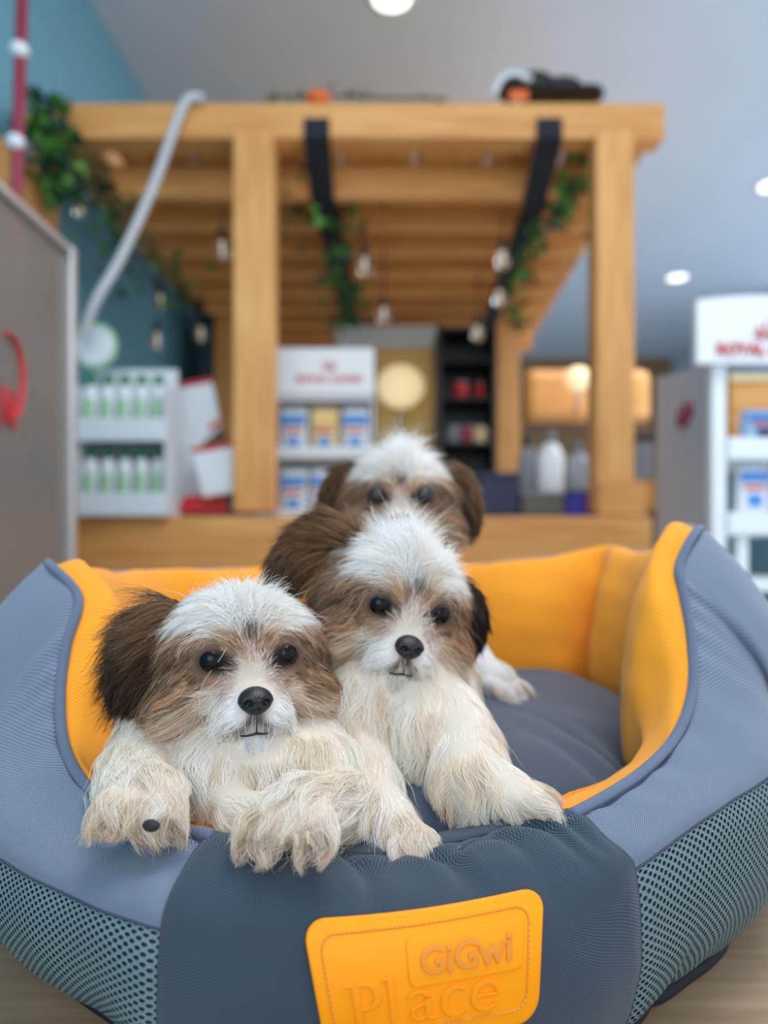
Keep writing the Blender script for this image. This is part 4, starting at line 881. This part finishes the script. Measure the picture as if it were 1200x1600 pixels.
# ---- white cable draped over the beam, bag, basket on the roof, knot on the beam
pts = [P(318, 156, PY - .02), P(298, 152, PY - .03), P(280, 180, PY - .05), P(240, 290, 2.5), P(190, 400, 2.45), P(150, 470, 2.42), P(128, 530, 2.45)]
tag(tube('white_cable', cat_rom([list(p) for p in pts], 10), 0.0155, M_cable, None, 12), 'thick white cable draped over the left of the pergola beam', 'cable')
bag = empty('storage_bag', 'black bag with orange tag lying on top of the pergola', 'bag', P(855, 157, 2.75))
bm = bmesh.new(); r = random.Random(4)
for cx, cz, rx, rz_ in ((800, 140, .055, .03), (835, 138, .08, .05), (875, 143, .09, .04), (915, 150, .07, .02)):
    sph_cloud(bm, P(cx, cz, 2.78), (rx, .07, rz_), None, 3)
bme = bm_mesh('bag_body', bm, True); link('bag_body', bme, M_black, bag)
tube('bag_handle', cat_rom([list(P(a, b, 2.72)) for a, b in ((770, 150), (785, 122), (805, 116), (830, 125))], 6), 0.012, M_whitec, bag, 8)
box('bag_tag', px2x(796, 2.69), px2x(826, 2.69), 2.69, 2.70, py2z(157, 2.69), py2z(140, 2.69), M_orangep, bag, 0.003)
tag(sphere('terracotta_knob', P(497, 153, PY + .04), (.045, .03, .026), M_orangep, None), 'small orange knob sitting on top of the pergola beam', 'knob')

# ---- maroon pole with white clips at the far left
pole = empty('maroon_pole', 'maroon pole with white clips before the teal wall', 'pole', P(32, 300, 2.2))
tube('shaft', [tuple(P(36, -60, 2.2)), tuple(P(26, 300, 2.2)), (P(26, 300, 2.2).x, 2.2, ZF)], 0.017, M_maroon, pole, 12)
for px, py in ((30, 78), (24, 222)): sphere('clip', P(px, py, 2.19), (.026, .026, .022), M_whitep, pole, 16, 10)

# ---- acrylic sided cabinet at the left edge
cab = empty('display_cabinet', 'grey glazed display cabinet with metal edge at the left of the shop', 'cabinet', (-.75, 1.9, ZF))
def side_panel(name, X, Y0, Y1, z0, z1, th, mat, parent):
    return ybeam(name, X, th, Y0, Y1, z0, z1, mat, parent)
ztop = py2z(388, 1.62)
side_panel('glass_side', -.64, 1.15, 1.60, ZF + 0.05, ztop - .02, 0.008, M_acry, cab)
ybeam('top_rail', -.64, 0.03, 1.15, 1.60, ztop - .02, ztop, M_steel, cab)
box('corner_post', wx(-.655, 1.61), wx(-.625, 1.61), 1.60, 1.63, ZF, ztop, M_steel, cab, 0.003)
box('back_panel', wx(-1.16, 1.61), wx(-.656, 1.61), 1.612, 1.622, ZF, ztop - .01, M_acry, cab, 0.001)
box('cabinet_shelf', -1.14, -.70, 1.2, 1.60, py2z(800, 1.6) - .02, py2z(800, 1.6), M_pine, cab, 0.003)
bm = bmesh.new(); c0 = Vector((wx(-.634, 1.3) , 1.33, 0))
xs = wx(-.633, 1.35)
ring = [(xs, 1.36 + 0.05 * math.cos(a), py2z(588, 1.36) + 0.075 * math.sin(a)) for a in np.linspace(-1.9, 1.9, 24)]
tube('red_logo', ring, 0.007, M_red, cab, 8, flat=.3)
me, dm = text_mesh('N', 1.0, 0.05, 0.03); place_text(me, 0, 0, 0.045, 0.07, 0, .003, dm)
n = len(me.vertices); a = np.empty(n * 3); me.vertices.foreach_get('co', a); a = a.reshape(-1, 3)
me.vertices.foreach_set('co', np.stack([xs + a[:, 2], 1.335 + a[:, 0], py2z(668, 1.36) + a[:, 1]], 1).ravel()); me.update(); link('red_letter', me, M_red, cab)
# wooden crate and red pack behind the acrylic
wb = box('pine_plank', px2x(-60, 2.3), px2x(98, 2.3), 2.28, 2.38, py2z(905, 2.3), py2z(800, 2.3), M_pine, None, 0.006); tag(wb, 'short pine plank end behind the acrylic cabinet side', 'plank')
wb2 = box('crate', px2x(-60, 2.3), px2x(112, 2.3), 2.25, 2.40, ZF, py2z(905, 2.3) - .002, M_dwood, None, 0.006); tag(wb2, 'dark wooden crate under the pine plank at the left', 'crate')
rp = empty('red_pack', 'red and white pack resting on the pine plank behind acrylic', 'pack', P(40, 800, 2.32))
box('pack_body', px2x(8, 2.32), px2x(74, 2.32), 2.30, 2.36, py2z(800, 2.3) + .001, py2z(762, 2.32), M_red, rp, 0.01); box('pack_label', px2x(20, 2.32), px2x(62, 2.32), 2.294, 2.299, py2z(794, 2.3), py2z(778, 2.3), M_whitec, rp, 0.001)

# ---- green and white display of squeeze bottles
Yd = 2.50
dsp = empty('bottle_display', 'white two tier countertop display with a round header sign', 'display', (px2x(190, Yd), Yd, zc))
x0, x1 = px2x(120, Yd), px2x(258, Yd)
box('base_tray', x0, x1, Yd, Yd + .16, zc - .0, zc + .02, M_whitec, dsp, .003); box('display_back', x0, x1, Yd + .15, Yd + .16, zc + .02, py2z(560, Yd), M_whitec, dsp, .003)
z2 = py2z(680, Yd); box('upper_shelf', x0, x1, Yd, Yd + .149, z2 - .012, z2, M_whitec, dsp, .003)
for z0 in (zc + .02, z2): box('tray_lip', x0, x1, Yd - .012, Yd - .001, z0 - .02, z0 + .055, M_whitec, dsp, .003)
for X in (x0 - .006, x1): box('display_side', X, X + .006, Yd - .01, Yd + .16, zc, py2z(600, Yd), M_whitec, dsp, .002)
bm = bmesh.new(); bmesh.ops.create_cone(bm, cap_ends=True, segments=40, radius1=.075, radius2=.075, depth=.008, matrix=Matrix.Translation(P(148, 540, Yd + .03)) @ Matrix.Rotation(R(90), 4, 'X')); link('header_disc', bm_mesh('header_disc', bm), M_lgreen, dsp)
bm = bmesh.new(); bmesh.ops.create_cone(bm, cap_ends=True, segments=40, radius1=.062, radius2=.062, depth=.004, matrix=Matrix.Translation(P(148, 540, Yd + .022)) @ Matrix.Rotation(R(90), 4, 'X')); link('header_face', bm_mesh('header_face', bm), M_whitec, dsp)
def bottle(c, h, w_, label, group):
    b = empty('squeeze_bottle', label, 'bottle', c, group); c = Vector(c)
    pr = [(w_ * .42, 0), (w_ * .48, .006), (w_ * .48, h * .70), (w_ * .40, h * .80), (w_ * .22, h * .84)]
    lathe('bottle_body', pr, c, M_whitep, b, 16); lathe('cap', [(w_ * .30, h * .845), (w_ * .34, h * .86), (w_ * .32, h * .99), (w_ * .2, h)], c, M_greenc, b, 14)
    box('bottle_label', c.x - w_ * .30, c.x + w_ * .30, c.y - w_ * .55, c.y - w_ * .49, c.z + h * .25, c.z + h * .6, M_lgreen, b, .001)
    return b
for tier, (z0, h) in enumerate(((zc + .021, .205), (z2 + .001, .205))):
    for i in range(5):
        bottle((x0 + .03 + i * .0555, Yd + .05, z0), h, .050, 'white squeeze bottle with green cap, %s on the %s tier' % (('leftmost', 'second from left', 'middle one', 'second from right', 'rightmost')[i], ('lower', 'upper')[tier]), ('lower tier squeeze bottles', 'upper tier squeeze bottles')[tier])

# ---- red and white box display
rd = empty('card_display', 'tall white card stand with red edges leaning on the counter', 'display', P(310, 800, 2.9))
Y = 2.75
def quad_slab(name, pts, Y, th, mat, parent):
    vs = [tuple(P(a, b, Y)) for a, b in pts]; vs += [(v[0], v[1] + th, v[2]) for v in vs]; n = len(pts)
    me = mesh_from(name, vs, [tuple(range(n)), tuple(range(2 * n - 1, n - 1, -1))] + [(i, n + i, n + (i + 1) % n, (i + 1) % n) for i in range(n)], False)
    bm = bmesh.new(); bm.from_mesh(me); bmesh.ops.recalc_face_normals(bm, faces=bm.faces); bm.to_mesh(me); bm.free(); return link(name, me, mat, parent)
quad_slab('back_card', [(262, 602), (330, 590), (345, 668), (318, 800), (282, 800)], Y, .01, M_whitec, rd)
quad_slab('red_top_edge', [(262, 602), (330, 590), (331, 596), (263, 608)], Y - .006, .005, M_red, rd)
quad_slab('red_side_edge', [(325, 664), (344, 655), (346, 662), (326, 672)], Y - .006, .005, M_red, rd)
quad_slab('red_base', [(270, 802), (290, 775), (345, 772), (356, 802)], Y - .05, .04, M_red, rd)
bx_ = empty('white_carton', 'small white carton with red rim in the leaning card stand', 'carton', P(335, 770, 2.7))
quad_slab('carton_body', [(298, 700), (364, 690), (366, 768), (318, 776)], Y - .12, .06, M_whitec, bx_); quad_slab('carton_rim', [(298, 700), (364, 690), (364, 697), (299, 707)], Y - .126, .005, M_red, bx_); quad_slab('carton_dark_top', [(312, 697), (345, 668), (352, 690)], Y - .06, .05, M_dwood, bx_)
# dark teal cupboard behind
cp = empty('teal_cupboard', 'dark teal cupboard standing under the left of the pergola', 'cupboard', (px2x(290, 4.9), 4.9, ZF))
box('cupboard_body', wx(-1.20, 4.9), wx(-.95, 4.9), 4.7, 5.4, ZF, py2z(500, 4.9), M_teald, cp, .01); box('cupboard_door', wx(-1.18, 4.9), wx(-.97, 4.9), 4.68, 4.698, ZF + .05, py2z(520, 4.9), M_teald, cp, .004)

# ---- crown mark
def crown(name, c, s, mat, parent, ax='X'):
    bm = bmesh.new(); c = Vector(c)
    for k, (a, h) in enumerate(((-60, .8), (-32, 1.0), (0, 1.1), (32, 1.0), (60, .8))):
        d = Vector((math.sin(R(a)), 0, math.cos(R(a))))
        for t in (0.35, .6, .85):
            q = c + d * s * h * t
            if ax == 'Y': q = c + Vector((0, d.x, d.z)) * s * h * t
            sph_cloud(bm, q, (s * .11 if ax == 'X' else .002, .002 if ax == 'X' else s * .11, s * .13), None, 1)
    return link(name, bm_mesh(name, bm, True), mat, parent)
def sign_text(body, c, wd, ht, mat, parent, rotz=0):
    me, dm = text_mesh(body, 1.0, 0.05, 0.02); place_text(me, -wd / 2, -ht / 2, wd, ht, 0, .003, dm)
    n = len(me.vertices); a = np.empty(n * 3); me.vertices.foreach_get('co', a); a = a.reshape(-1, 3)
    w3 = np.stack([a[:, 0], -a[:, 2], a[:, 1]], 1); cr_, sr_ = math.cos(rotz), math.sin(rotz)
    w3 = np.stack([w3[:, 0] * cr_ - w3[:, 1] * sr_, w3[:, 0] * sr_ + w3[:, 1] * cr_, w3[:, 2]], 1) + np.array(c); me.vertices.foreach_set('co', w3.ravel()); me.update()
    return link('sign_text', me, mat, parent)
# ---- middle display with two shelves of packs
Ym = 2.95; md_ = empty('shelf_display', 'white countertop shelf display with red wordmark in the middle', 'display', (px2x(505, Ym), Ym, zc))
X0, X1 = px2x(428, Ym), px2x(584, Ym); zb0, zb1, zb2, zb3 = zc, py2z(716, Ym), py2z(625, Ym), py2z(543, Ym)
box('display_back', X0, X1, Ym + .17, Ym + .18, zc, zb3, M_whitec, md_, .002); box('header', X0 + .01, X1, Ym, Ym + .03, zb2 + .02, zb3, M_whitep, md_, .006)
for X in (X0, X1 - .008): box('display_side', X, X + .008, Ym + .031, Ym + .169, zc, zb2 + .1, M_whitec, md_, .002)
for z in (zc + .003, zb1, zb2): box('shelf', X0 + .009, X1 - .009, Ym, Ym + .168, z - .0, z + .014, M_whitec, md_, .002)
for z in (zc + .003, zb1): box('shelf_lip', X0 + .009, X1 - .009, Ym - .012, Ym - .001, z, z + .045, M_whitec, md_, .002)
sign_text('ROYAL CANIN', (px2x(515, Ym), Ym - .003, py2z(592, Ym)), px2x(565, Ym) - px2x(463, Ym), .026, M_red, md_)
crown('crown_mark', (px2x(515, Ym), Ym - .003, py2z(580, Ym)), .04, M_red, md_)
def pack(c, w_, h, d, mat_top, label, group=None, body=M_whitec, patch_m=M_blue, name='food_pack'):
    b = empty(name, label, 'pack', c, group); c = Vector(c); n = 10; vs = []
    zs_ = [(0, 1, 1), (.06, 1, 1.02), (.5, 1, 1.05), (.85, .99, .8), (.95, .98, .3), (1, .98, .12)]
    for z, sx, sy in zs_:
        for k in range(16):
            a = 2 * math.pi * k / 16; ca, sa = math.cos(a), math.sin(a); ex = .45
            vs.append((c.x + w_ / 2 * sx * math.copysign(abs(ca) ** ex, ca), c.y + d / 2 * sy * math.copysign(abs(sa) ** ex, sa), c.z + h * z))
    fs = [(i * 16 + k, i * 16 + (k + 1) % 16, (i + 1) * 16 + (k + 1) % 16, (i + 1) * 16 + k) for i in range(5) for k in range(16)] + [tuple(range(15, -1, -1)), tuple(80 + k for k in range(16))]
    link('pack_body', mesh_from('pack_body', vs, fs), body, b)
    y = c.y - d / 2 * 1.05 - .002
    box('colour_band', c.x - w_ * .44, c.x + w_ * .44, y - .001, y + .003, c.z + h * .62, c.z + h * .82, mat_top, b, .0005)
    box('picture', c.x - w_ * .22, c.x + w_ * .22, y - .001, y + .003, c.z + h * .12, c.z + h * .36, patch_m, b, .0005)
    box('print_line', c.x - w_ * .33, c.x + w_ * .33, y - .001, y + .003, c.z + h * .46, c.z + h * .54, M_red, b, .0005)
    return b
for z, mats, nm in ((zc + .018, (M_blue, M_blue, M_blue), 'lower'), (zb1 + .015, (M_blue, M_yellow, M_blue), 'upper')):
    for i, m_ in enumerate(mats):
        yel = m_ is M_yellow
        pack((X0 + .072 + i * .120, Ym + .06, z), .108, .19, .07, m_, 'cream pack in the centre of the upper shelf of the middle display' if yel else 'white and blue pack, %s on the %s shelf of the middle display' % (('leftmost', 'middle one', 'rightmost')[i], nm), None if yel else nm + ' shelf blue packs', M_cream if yel else M_whitec)

# ---- warm lit panel, white appliance and black shelving beyond
lp = empty('lit_notice_panel', 'pale panel washed by a warm lamp behind the middle display', 'panel', (px2x(628, 4.4), 4.4, ZF))
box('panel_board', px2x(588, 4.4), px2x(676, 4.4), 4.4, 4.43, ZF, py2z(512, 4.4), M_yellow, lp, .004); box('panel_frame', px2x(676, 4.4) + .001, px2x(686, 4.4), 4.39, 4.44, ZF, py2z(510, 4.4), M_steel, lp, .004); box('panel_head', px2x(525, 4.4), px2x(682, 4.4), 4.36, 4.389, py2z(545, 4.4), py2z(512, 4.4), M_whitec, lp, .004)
wl = empty('warm_lamp', 'round warm lamp before the pale panel', 'lamp', P(626, 604, 4.2)); sphere('lamp_shade', P(626, 604, 4.2), (.13, .08, .12), M_warm, wl); tube('lamp_stem', [tuple(P(626, 632, 4.2)), (P(626, 632, 4.2).x, 4.2, ZF)], .012, M_steel, wl, 8)
bs = empty('black_shelving', 'tall black shelving unit in the middle of the shop', 'shelving', (px2x(730, 4.0), 4.0, ZF))
sx0, sx1 = px2x(684, 4.0), px2x(776, 4.0)
box('back_panel', sx0, sx1, 4.3, 4.32, ZF, py2z(505, 4.0), M_black, bs, .003)
for X in (sx0, sx1 - .02): box('side_panel', X, X + .02, 4.0, 4.299, ZF, py2z(505, 4.0), M_black, bs, .003)
for py in (510, 560, 620, 690, 760): box('shelf', sx0 + .021, sx1 - .021, 4.0, 4.299, py2z(py, 4.0) - .015, py2z(py, 4.0), M_black, bs, .003)
for px, py, mat, lab in ((722, 618, M_red, 'red tin on the black shelving, second shelf from the top'), (752, 618, M_red, 'narrow red carton on the black shelving beside the red tin'), (709, 688, M_grey, 'grey tin on the middle shelf of the black shelving'), (731, 688, M_maroon, 'maroon tin on the middle shelf of the black shelving'), (752, 688, M_cream, 'cream tin on the middle shelf of the black shelving')):
    c = P(px, py + 2, 4.03); c.z = py2z(560 if py < 560 else (620 if py < 640 else 690), 4.0) + .001
    t_ = empty('tin', lab, 'tin', c); s_ = .5 if 'narrow' in lab else 1
    lathe('tin_body', [(.040 * s_, 0), (.042 * s_, .004), (.042 * s_, .075), (.040 * s_, .08)], c + Vector((0, .05, 0)), mat, t_, 16); lathe('tin_lid', [(.043 * s_, .0805), (.043 * s_, .088), (.03 * s_, .09)], c + Vector((0, .05, 0)), M_steel, t_, 16)

# ---- goods on the counter at the right, seen between the posts
def goods(name, lab, cat, px0, px1, py0, py1, Y, d, mat, topm, style='box'):
    xa, xb = px2x(px0, Y), px2x(px1, Y); z0, z1 = py2z(py1, Y), py2z(py0, Y); o = empty(name, lab, cat, ((xa + xb) / 2, Y, z0))
    if style == 'box':
        box('body', xa, xb, Y, Y + d, z0, z0 + (z1 - z0) * .86, mat, o, .006); box('lid', xa - .003, xb + .003, Y - .003, Y + d + .003, z0 + (z1 - z0) * .865, z1, topm, o, .004)
    else:
        r_ = (xb - xa) / 2; h = z1 - z0
        lathe('body', [(r_ * .9, 0), (r_, h * .03), (r_, h * .6), (r_ * .6, h * .78), (r_ * .35, h * .82)], ((xa + xb) / 2, Y + r_, z0), mat, o, 20); lathe('lid', [(r_ * .38, h * .825), (r_ * .38, h * .98), (r_ * .3, h)], ((xa + xb) / 2, Y + r_, z0), topm, o, 16)
    return o
goods('storage_box', 'dark navy storage box right of the back puppy', 'box', 748, 812, 738, 806, 2.76, .12, M_navy, M_navy)
goods('storage_box', 'bright blue box beside the right pergola post', 'box', 886, 929, 766, 806, 2.76, .12, pm('royal_blue', srgb(38, 40, 150), .5, .05), M_navy)
goods('storage_box', 'olive grey box between the navy box and the blue box', 'box', 815, 883, 768, 806, 2.78, .12, pm('olive_grey', srgb(92, 92, 84), .6, .1), M_grey)
goods('water_jug', 'white jug standing on the counter beyond the boxes', 'jug', 843, 886, 672, 770, 3.0, .1, M_whitep, M_grey, 'jug')
goods('grey_canister', 'mid grey canister left of the white jug', 'canister', 812, 842, 680, 770, 3.05, .1, M_grey, M_black, 'jug')
goods('grey_canister', 'pale grey canister between the white jug and the right post', 'canister', 889, 926, 690, 772, 3.05, .1, pm('pale_grey', srgb(170, 172, 180), .5, .1), M_grey, 'jug')
goods('shelf_carton', 'tall grey carton just right of the right pergola post', 'carton', 992, 1022, 680, 750, 3.2, .12, M_grey, M_black)
goods('shelf_carton', 'wooden crate low at the right of the right post', 'crate', 1006, 1024, 752, 800, 3.2, .12, M_pine, M_pine)
st_ = empty('goods_table', 'plain shelf table carrying the goods right of the pergola', 'table', (px2x(930, 3.1), 3.1, ZF))
box('table_top', px2x(1012, 2.9), px2x(1100, 3.2), 3.15, 3.5, py2z(800, 3.2) - .03, py2z(800, 3.2) - .001, M_dwood, st_, .004)
for X in (px2x(1020, 2.9), px2x(1085, 3.2)): box('leg', X, X + .04, 3.2, 3.24, ZF, py2z(800, 3.2) - .031, M_dwood, st_, .003)
box('riser', px2x(812, 3.0), px2x(928, 3.0), 2.99, 3.2, zc + .0005, py2z(772, 3.0), M_dwood, st_, .003)
wg = empty('wooden_hood', 'curved tan wooden hood glowing in warm light beyond the right post', 'hood', P(885, 640, 5.0))
box('hood_body', px2x(820, 5.0), px2x(1020, 5.0), 5.0, 5.3, py2z(660, 5.0), py2z(575, 5.0), M_pine, wg, .06); box('hood_band', px2x(822, 5.0), px2x(1018, 5.0), 4.99, 5.0, py2z(676, 5.0), py2z(661, 5.0), M_dwood, wg, .003)
wl = empty('warm_lamp', 'small warm spotlight above the wooden hood', 'lamp', P(905, 590, 4.8)); sphere('lamp_shade', P(903, 592, 4.8), (.085, .06, .075), M_warm, wl); tube('lamp_arm', [tuple(P(903, 605, 4.8)), tuple(P(903, 632, 4.9)), tuple(P(903, 640, 5.001))], .012, M_steel, wl, 8)

# ---- display stand at the right edge
Yr = 1.9; rs = empty('display_stand', 'tall white display stand with arched header at the right edge', 'display stand', (px2x(1180, Yr), Yr, ZF))
xa, xb = px2x(1118, Yr), px2x(1300, Yr); hz0, hz1 = py2z(570, Yr), py2z(470, Yr)
ar = [(px2x(1084, Yr), hz0)] + [(px2x(1084 + (1300 - 1084) * i / 16, Yr), hz1 - .004 + .012 * math.sin(math.pi * i / 16)) for i in range(17)] + [(xb, hz0)]
vs = [(x, Yr - .02, z) for x, z in ar] + [(x, Yr + .01, z) for x, z in ar]; n = len(ar)
hm = mesh_from('header', vs, [tuple(range(n)), tuple(range(2 * n - 1, n - 1, -1))] + [(i, n + i, n + (i + 1) % n, (i + 1) % n) for i in range(n)], False); bm = bmesh.new(); bm.from_mesh(hm); bmesh.ops.recalc_face_normals(bm, faces=bm.faces); bm.to_mesh(hm); bm.free()
link('header', hm, M_whitep, rs)
for X in (px2x(1116, Yr), xb - .036): box('upright', X, X + .036, Yr + .011, Yr + .05, ZF, hz0 + .05, M_whitep, rs, .004)
for py0, py1 in ((683, 718), (800, 836), (905, 925)): box('shelf', px2x(1139, Yr), xb - .037, Yr, Yr + .30, py2z(py1, Yr), py2z(py0, Yr), M_whitep, rs, .004)
box('centre_leg', px2x(1158, Yr), px2x(1176, Yr), Yr + .02, Yr + .05, ZF, py2z(836, Yr) - .001, M_whitep, rs, .003)
sign_text('ROYAL CANIN', (px2x(1192, Yr), Yr - .0235, py2z(549, Yr)), px2x(1270, Yr) - px2x(1114, Yr), .030, M_red, rs)
crown('crown_mark', (px2x(1190, Yr), Yr - .0235, py2z(536, Yr)), .045, M_red, rs)
# grey side panel turned towards the camera
Yp0, Yp1 = 1.95, 2.45; vs = [(px2x(1114, Yp0), Yp0, ZF), (px2x(1026, Yp1), Yp1, ZF), (px2x(1026, Yp1), Yp1, py2z(572, 2.3)), (px2x(1114, Yp0), Yp0, py2z(568, Yp0))]
nn_ = Vector((1, .6, 0)).normalized() * .012; vs += [tuple(Vector(v) + nn_) for v in vs]
sm_ = mesh_from('side_panel', vs, [(0, 1, 2, 3), (7, 6, 5, 4), (0, 4, 5, 1), (1, 5, 6, 2), (2, 6, 7, 3), (3, 7, 4, 0)], False); bm = bmesh.new(); bm.from_mesh(sm_); bmesh.ops.recalc_face_normals(bm, faces=bm.faces); bm.to_mesh(sm_); bm.free(); link('side_panel', sm_, M_greyc, rs)
bm = bmesh.new(); tdir = (Vector(vs[1]) - Vector(vs[0])).normalized(); cc = Vector(vs[0]).lerp(Vector(vs[1]), .42); cc.z = py2z(652, 2.13); cc -= nn_ * .1
for a, h in ((-75, .8), (-38, 1.05), (0, 1.15), (38, 1.05), (75, .8)):
    for t_ in (.45, .9): sph_cloud(bm, cc + (-tdir * math.sin(R(a)) * 2.2 + Vector((0, 0, math.cos(R(a))))) * .038 * h * t_, (.012, .010, .012), None, 1)
sph_cloud(bm, cc - Vector((0, 0, .012)), (.032, .035, .012), None, 1)
link('crown_mark', bm_mesh('crown_mark', bm, True), M_maroon, rs)
for i, (px, Y, z, w_, h) in enumerate(((1172, Yr + .06, py2z(800, Yr) + .001, .078, .125), (1226, Yr + .06, py2z(800, Yr) + .001, .078, .125))): pack((px2x(px, Y), Y, z), w_, h, .05, M_blue, ('white pack with blue band standing on the lower shelf of the right-hand stand', 'white pack with blue band mostly cut by the frame edge on the lower shelf')[i])
pack((px2x(1186, Yr + .1), Yr + .1, py2z(683, Yr) + .001), .09, .085, .06, M_blue, 'pale blue pouch lying on the upper shelf of the arched stand', None, pm('pale_blue_card', srgb(150, 180, 210), .5, .05), M_navy)
tb = empty('tan_hamper', 'tan wooden box seen through the top of the arched stand', 'box', P(1175, 640, 2.6)); box('body', px2x(1142, 2.6), px2x(1300, 2.6), 2.6, 2.8, py2z(690, 2.6), py2z(598, 2.6), M_pine, tb, .01); box('lid', px2x(1140, 2.6), px2x(1302, 2.6), 2.59, 2.81, py2z(597, 2.6), py2z(585, 2.6), M_cream, tb, .004); box('stand', px2x(1150, 2.6), px2x(1290, 2.6), 2.62, 2.78, ZF, py2z(691, 2.6), M_black, tb, .004)
rc = goods('red_tub', 'small red tub low behind the right rim of the bed', 'tub', 1068, 1082, 822, 850, 1.7, .03, M_red, M_whitep); 
lg = empty('red_tub_shelf', 'black low plinth under the small red tub', 'plinth', (px2x(1075, 1.7), 1.7, ZF)); box('plinth_body', px2x(1052, 1.7), px2x(1100, 1.7), 1.66, 1.78, ZF, py2z(850, 1.7) - .006, M_black, lg, .003); box('plinth_top', px2x(1050, 1.7), px2x(1102, 1.7), 1.655, 1.785, py2z(850, 1.7) - .005, py2z(850, 1.7) - .0005, M_black, lg, .001)
dc = empty('display_cabinet', 'dark low cabinet behind the base of the arched stand', 'cabinet', (px2x(1200, 2.4), 2.4, ZF)); box('cabinet_body', px2x(1120, 2.5), px2x(1330, 2.5), 2.5, 2.58, ZF, py2z(740, 2.5), M_teald, dc, .01); box('cabinet_door', px2x(1125, 2.5), px2x(1325, 2.5), 2.485, 2.499, ZF + .05, py2z(760, 2.5), M_teald, dc, .004)

# ---- ceiling downlights
def downlight(px, py, lab):
    Y = (ZC - CAM_H) * FOC / (HOR - py); c = Vector((px2x(px, Y), Y, ZC))
    d = empty('ceiling_downlight', lab, 'downlight', c); lathe('trim_ring', [(.085, -.012), (.10, -.010), (.105, -.001), (.08, -.001)], c, M_whitep, d, 28); lathe('diffuser', [(.0, -.016), (.078, -.015), (.082, -.0125)][1:], c, M_lamp, d, 24)
downlight(1058, 432, 'round ceiling downlight above the arched display stand')
downlight(1206, 288, 'round ceiling downlight cut by the frame at upper right'); downlight(612, -6, 'round ceiling downlight above the middle of the pergola at the frame top')
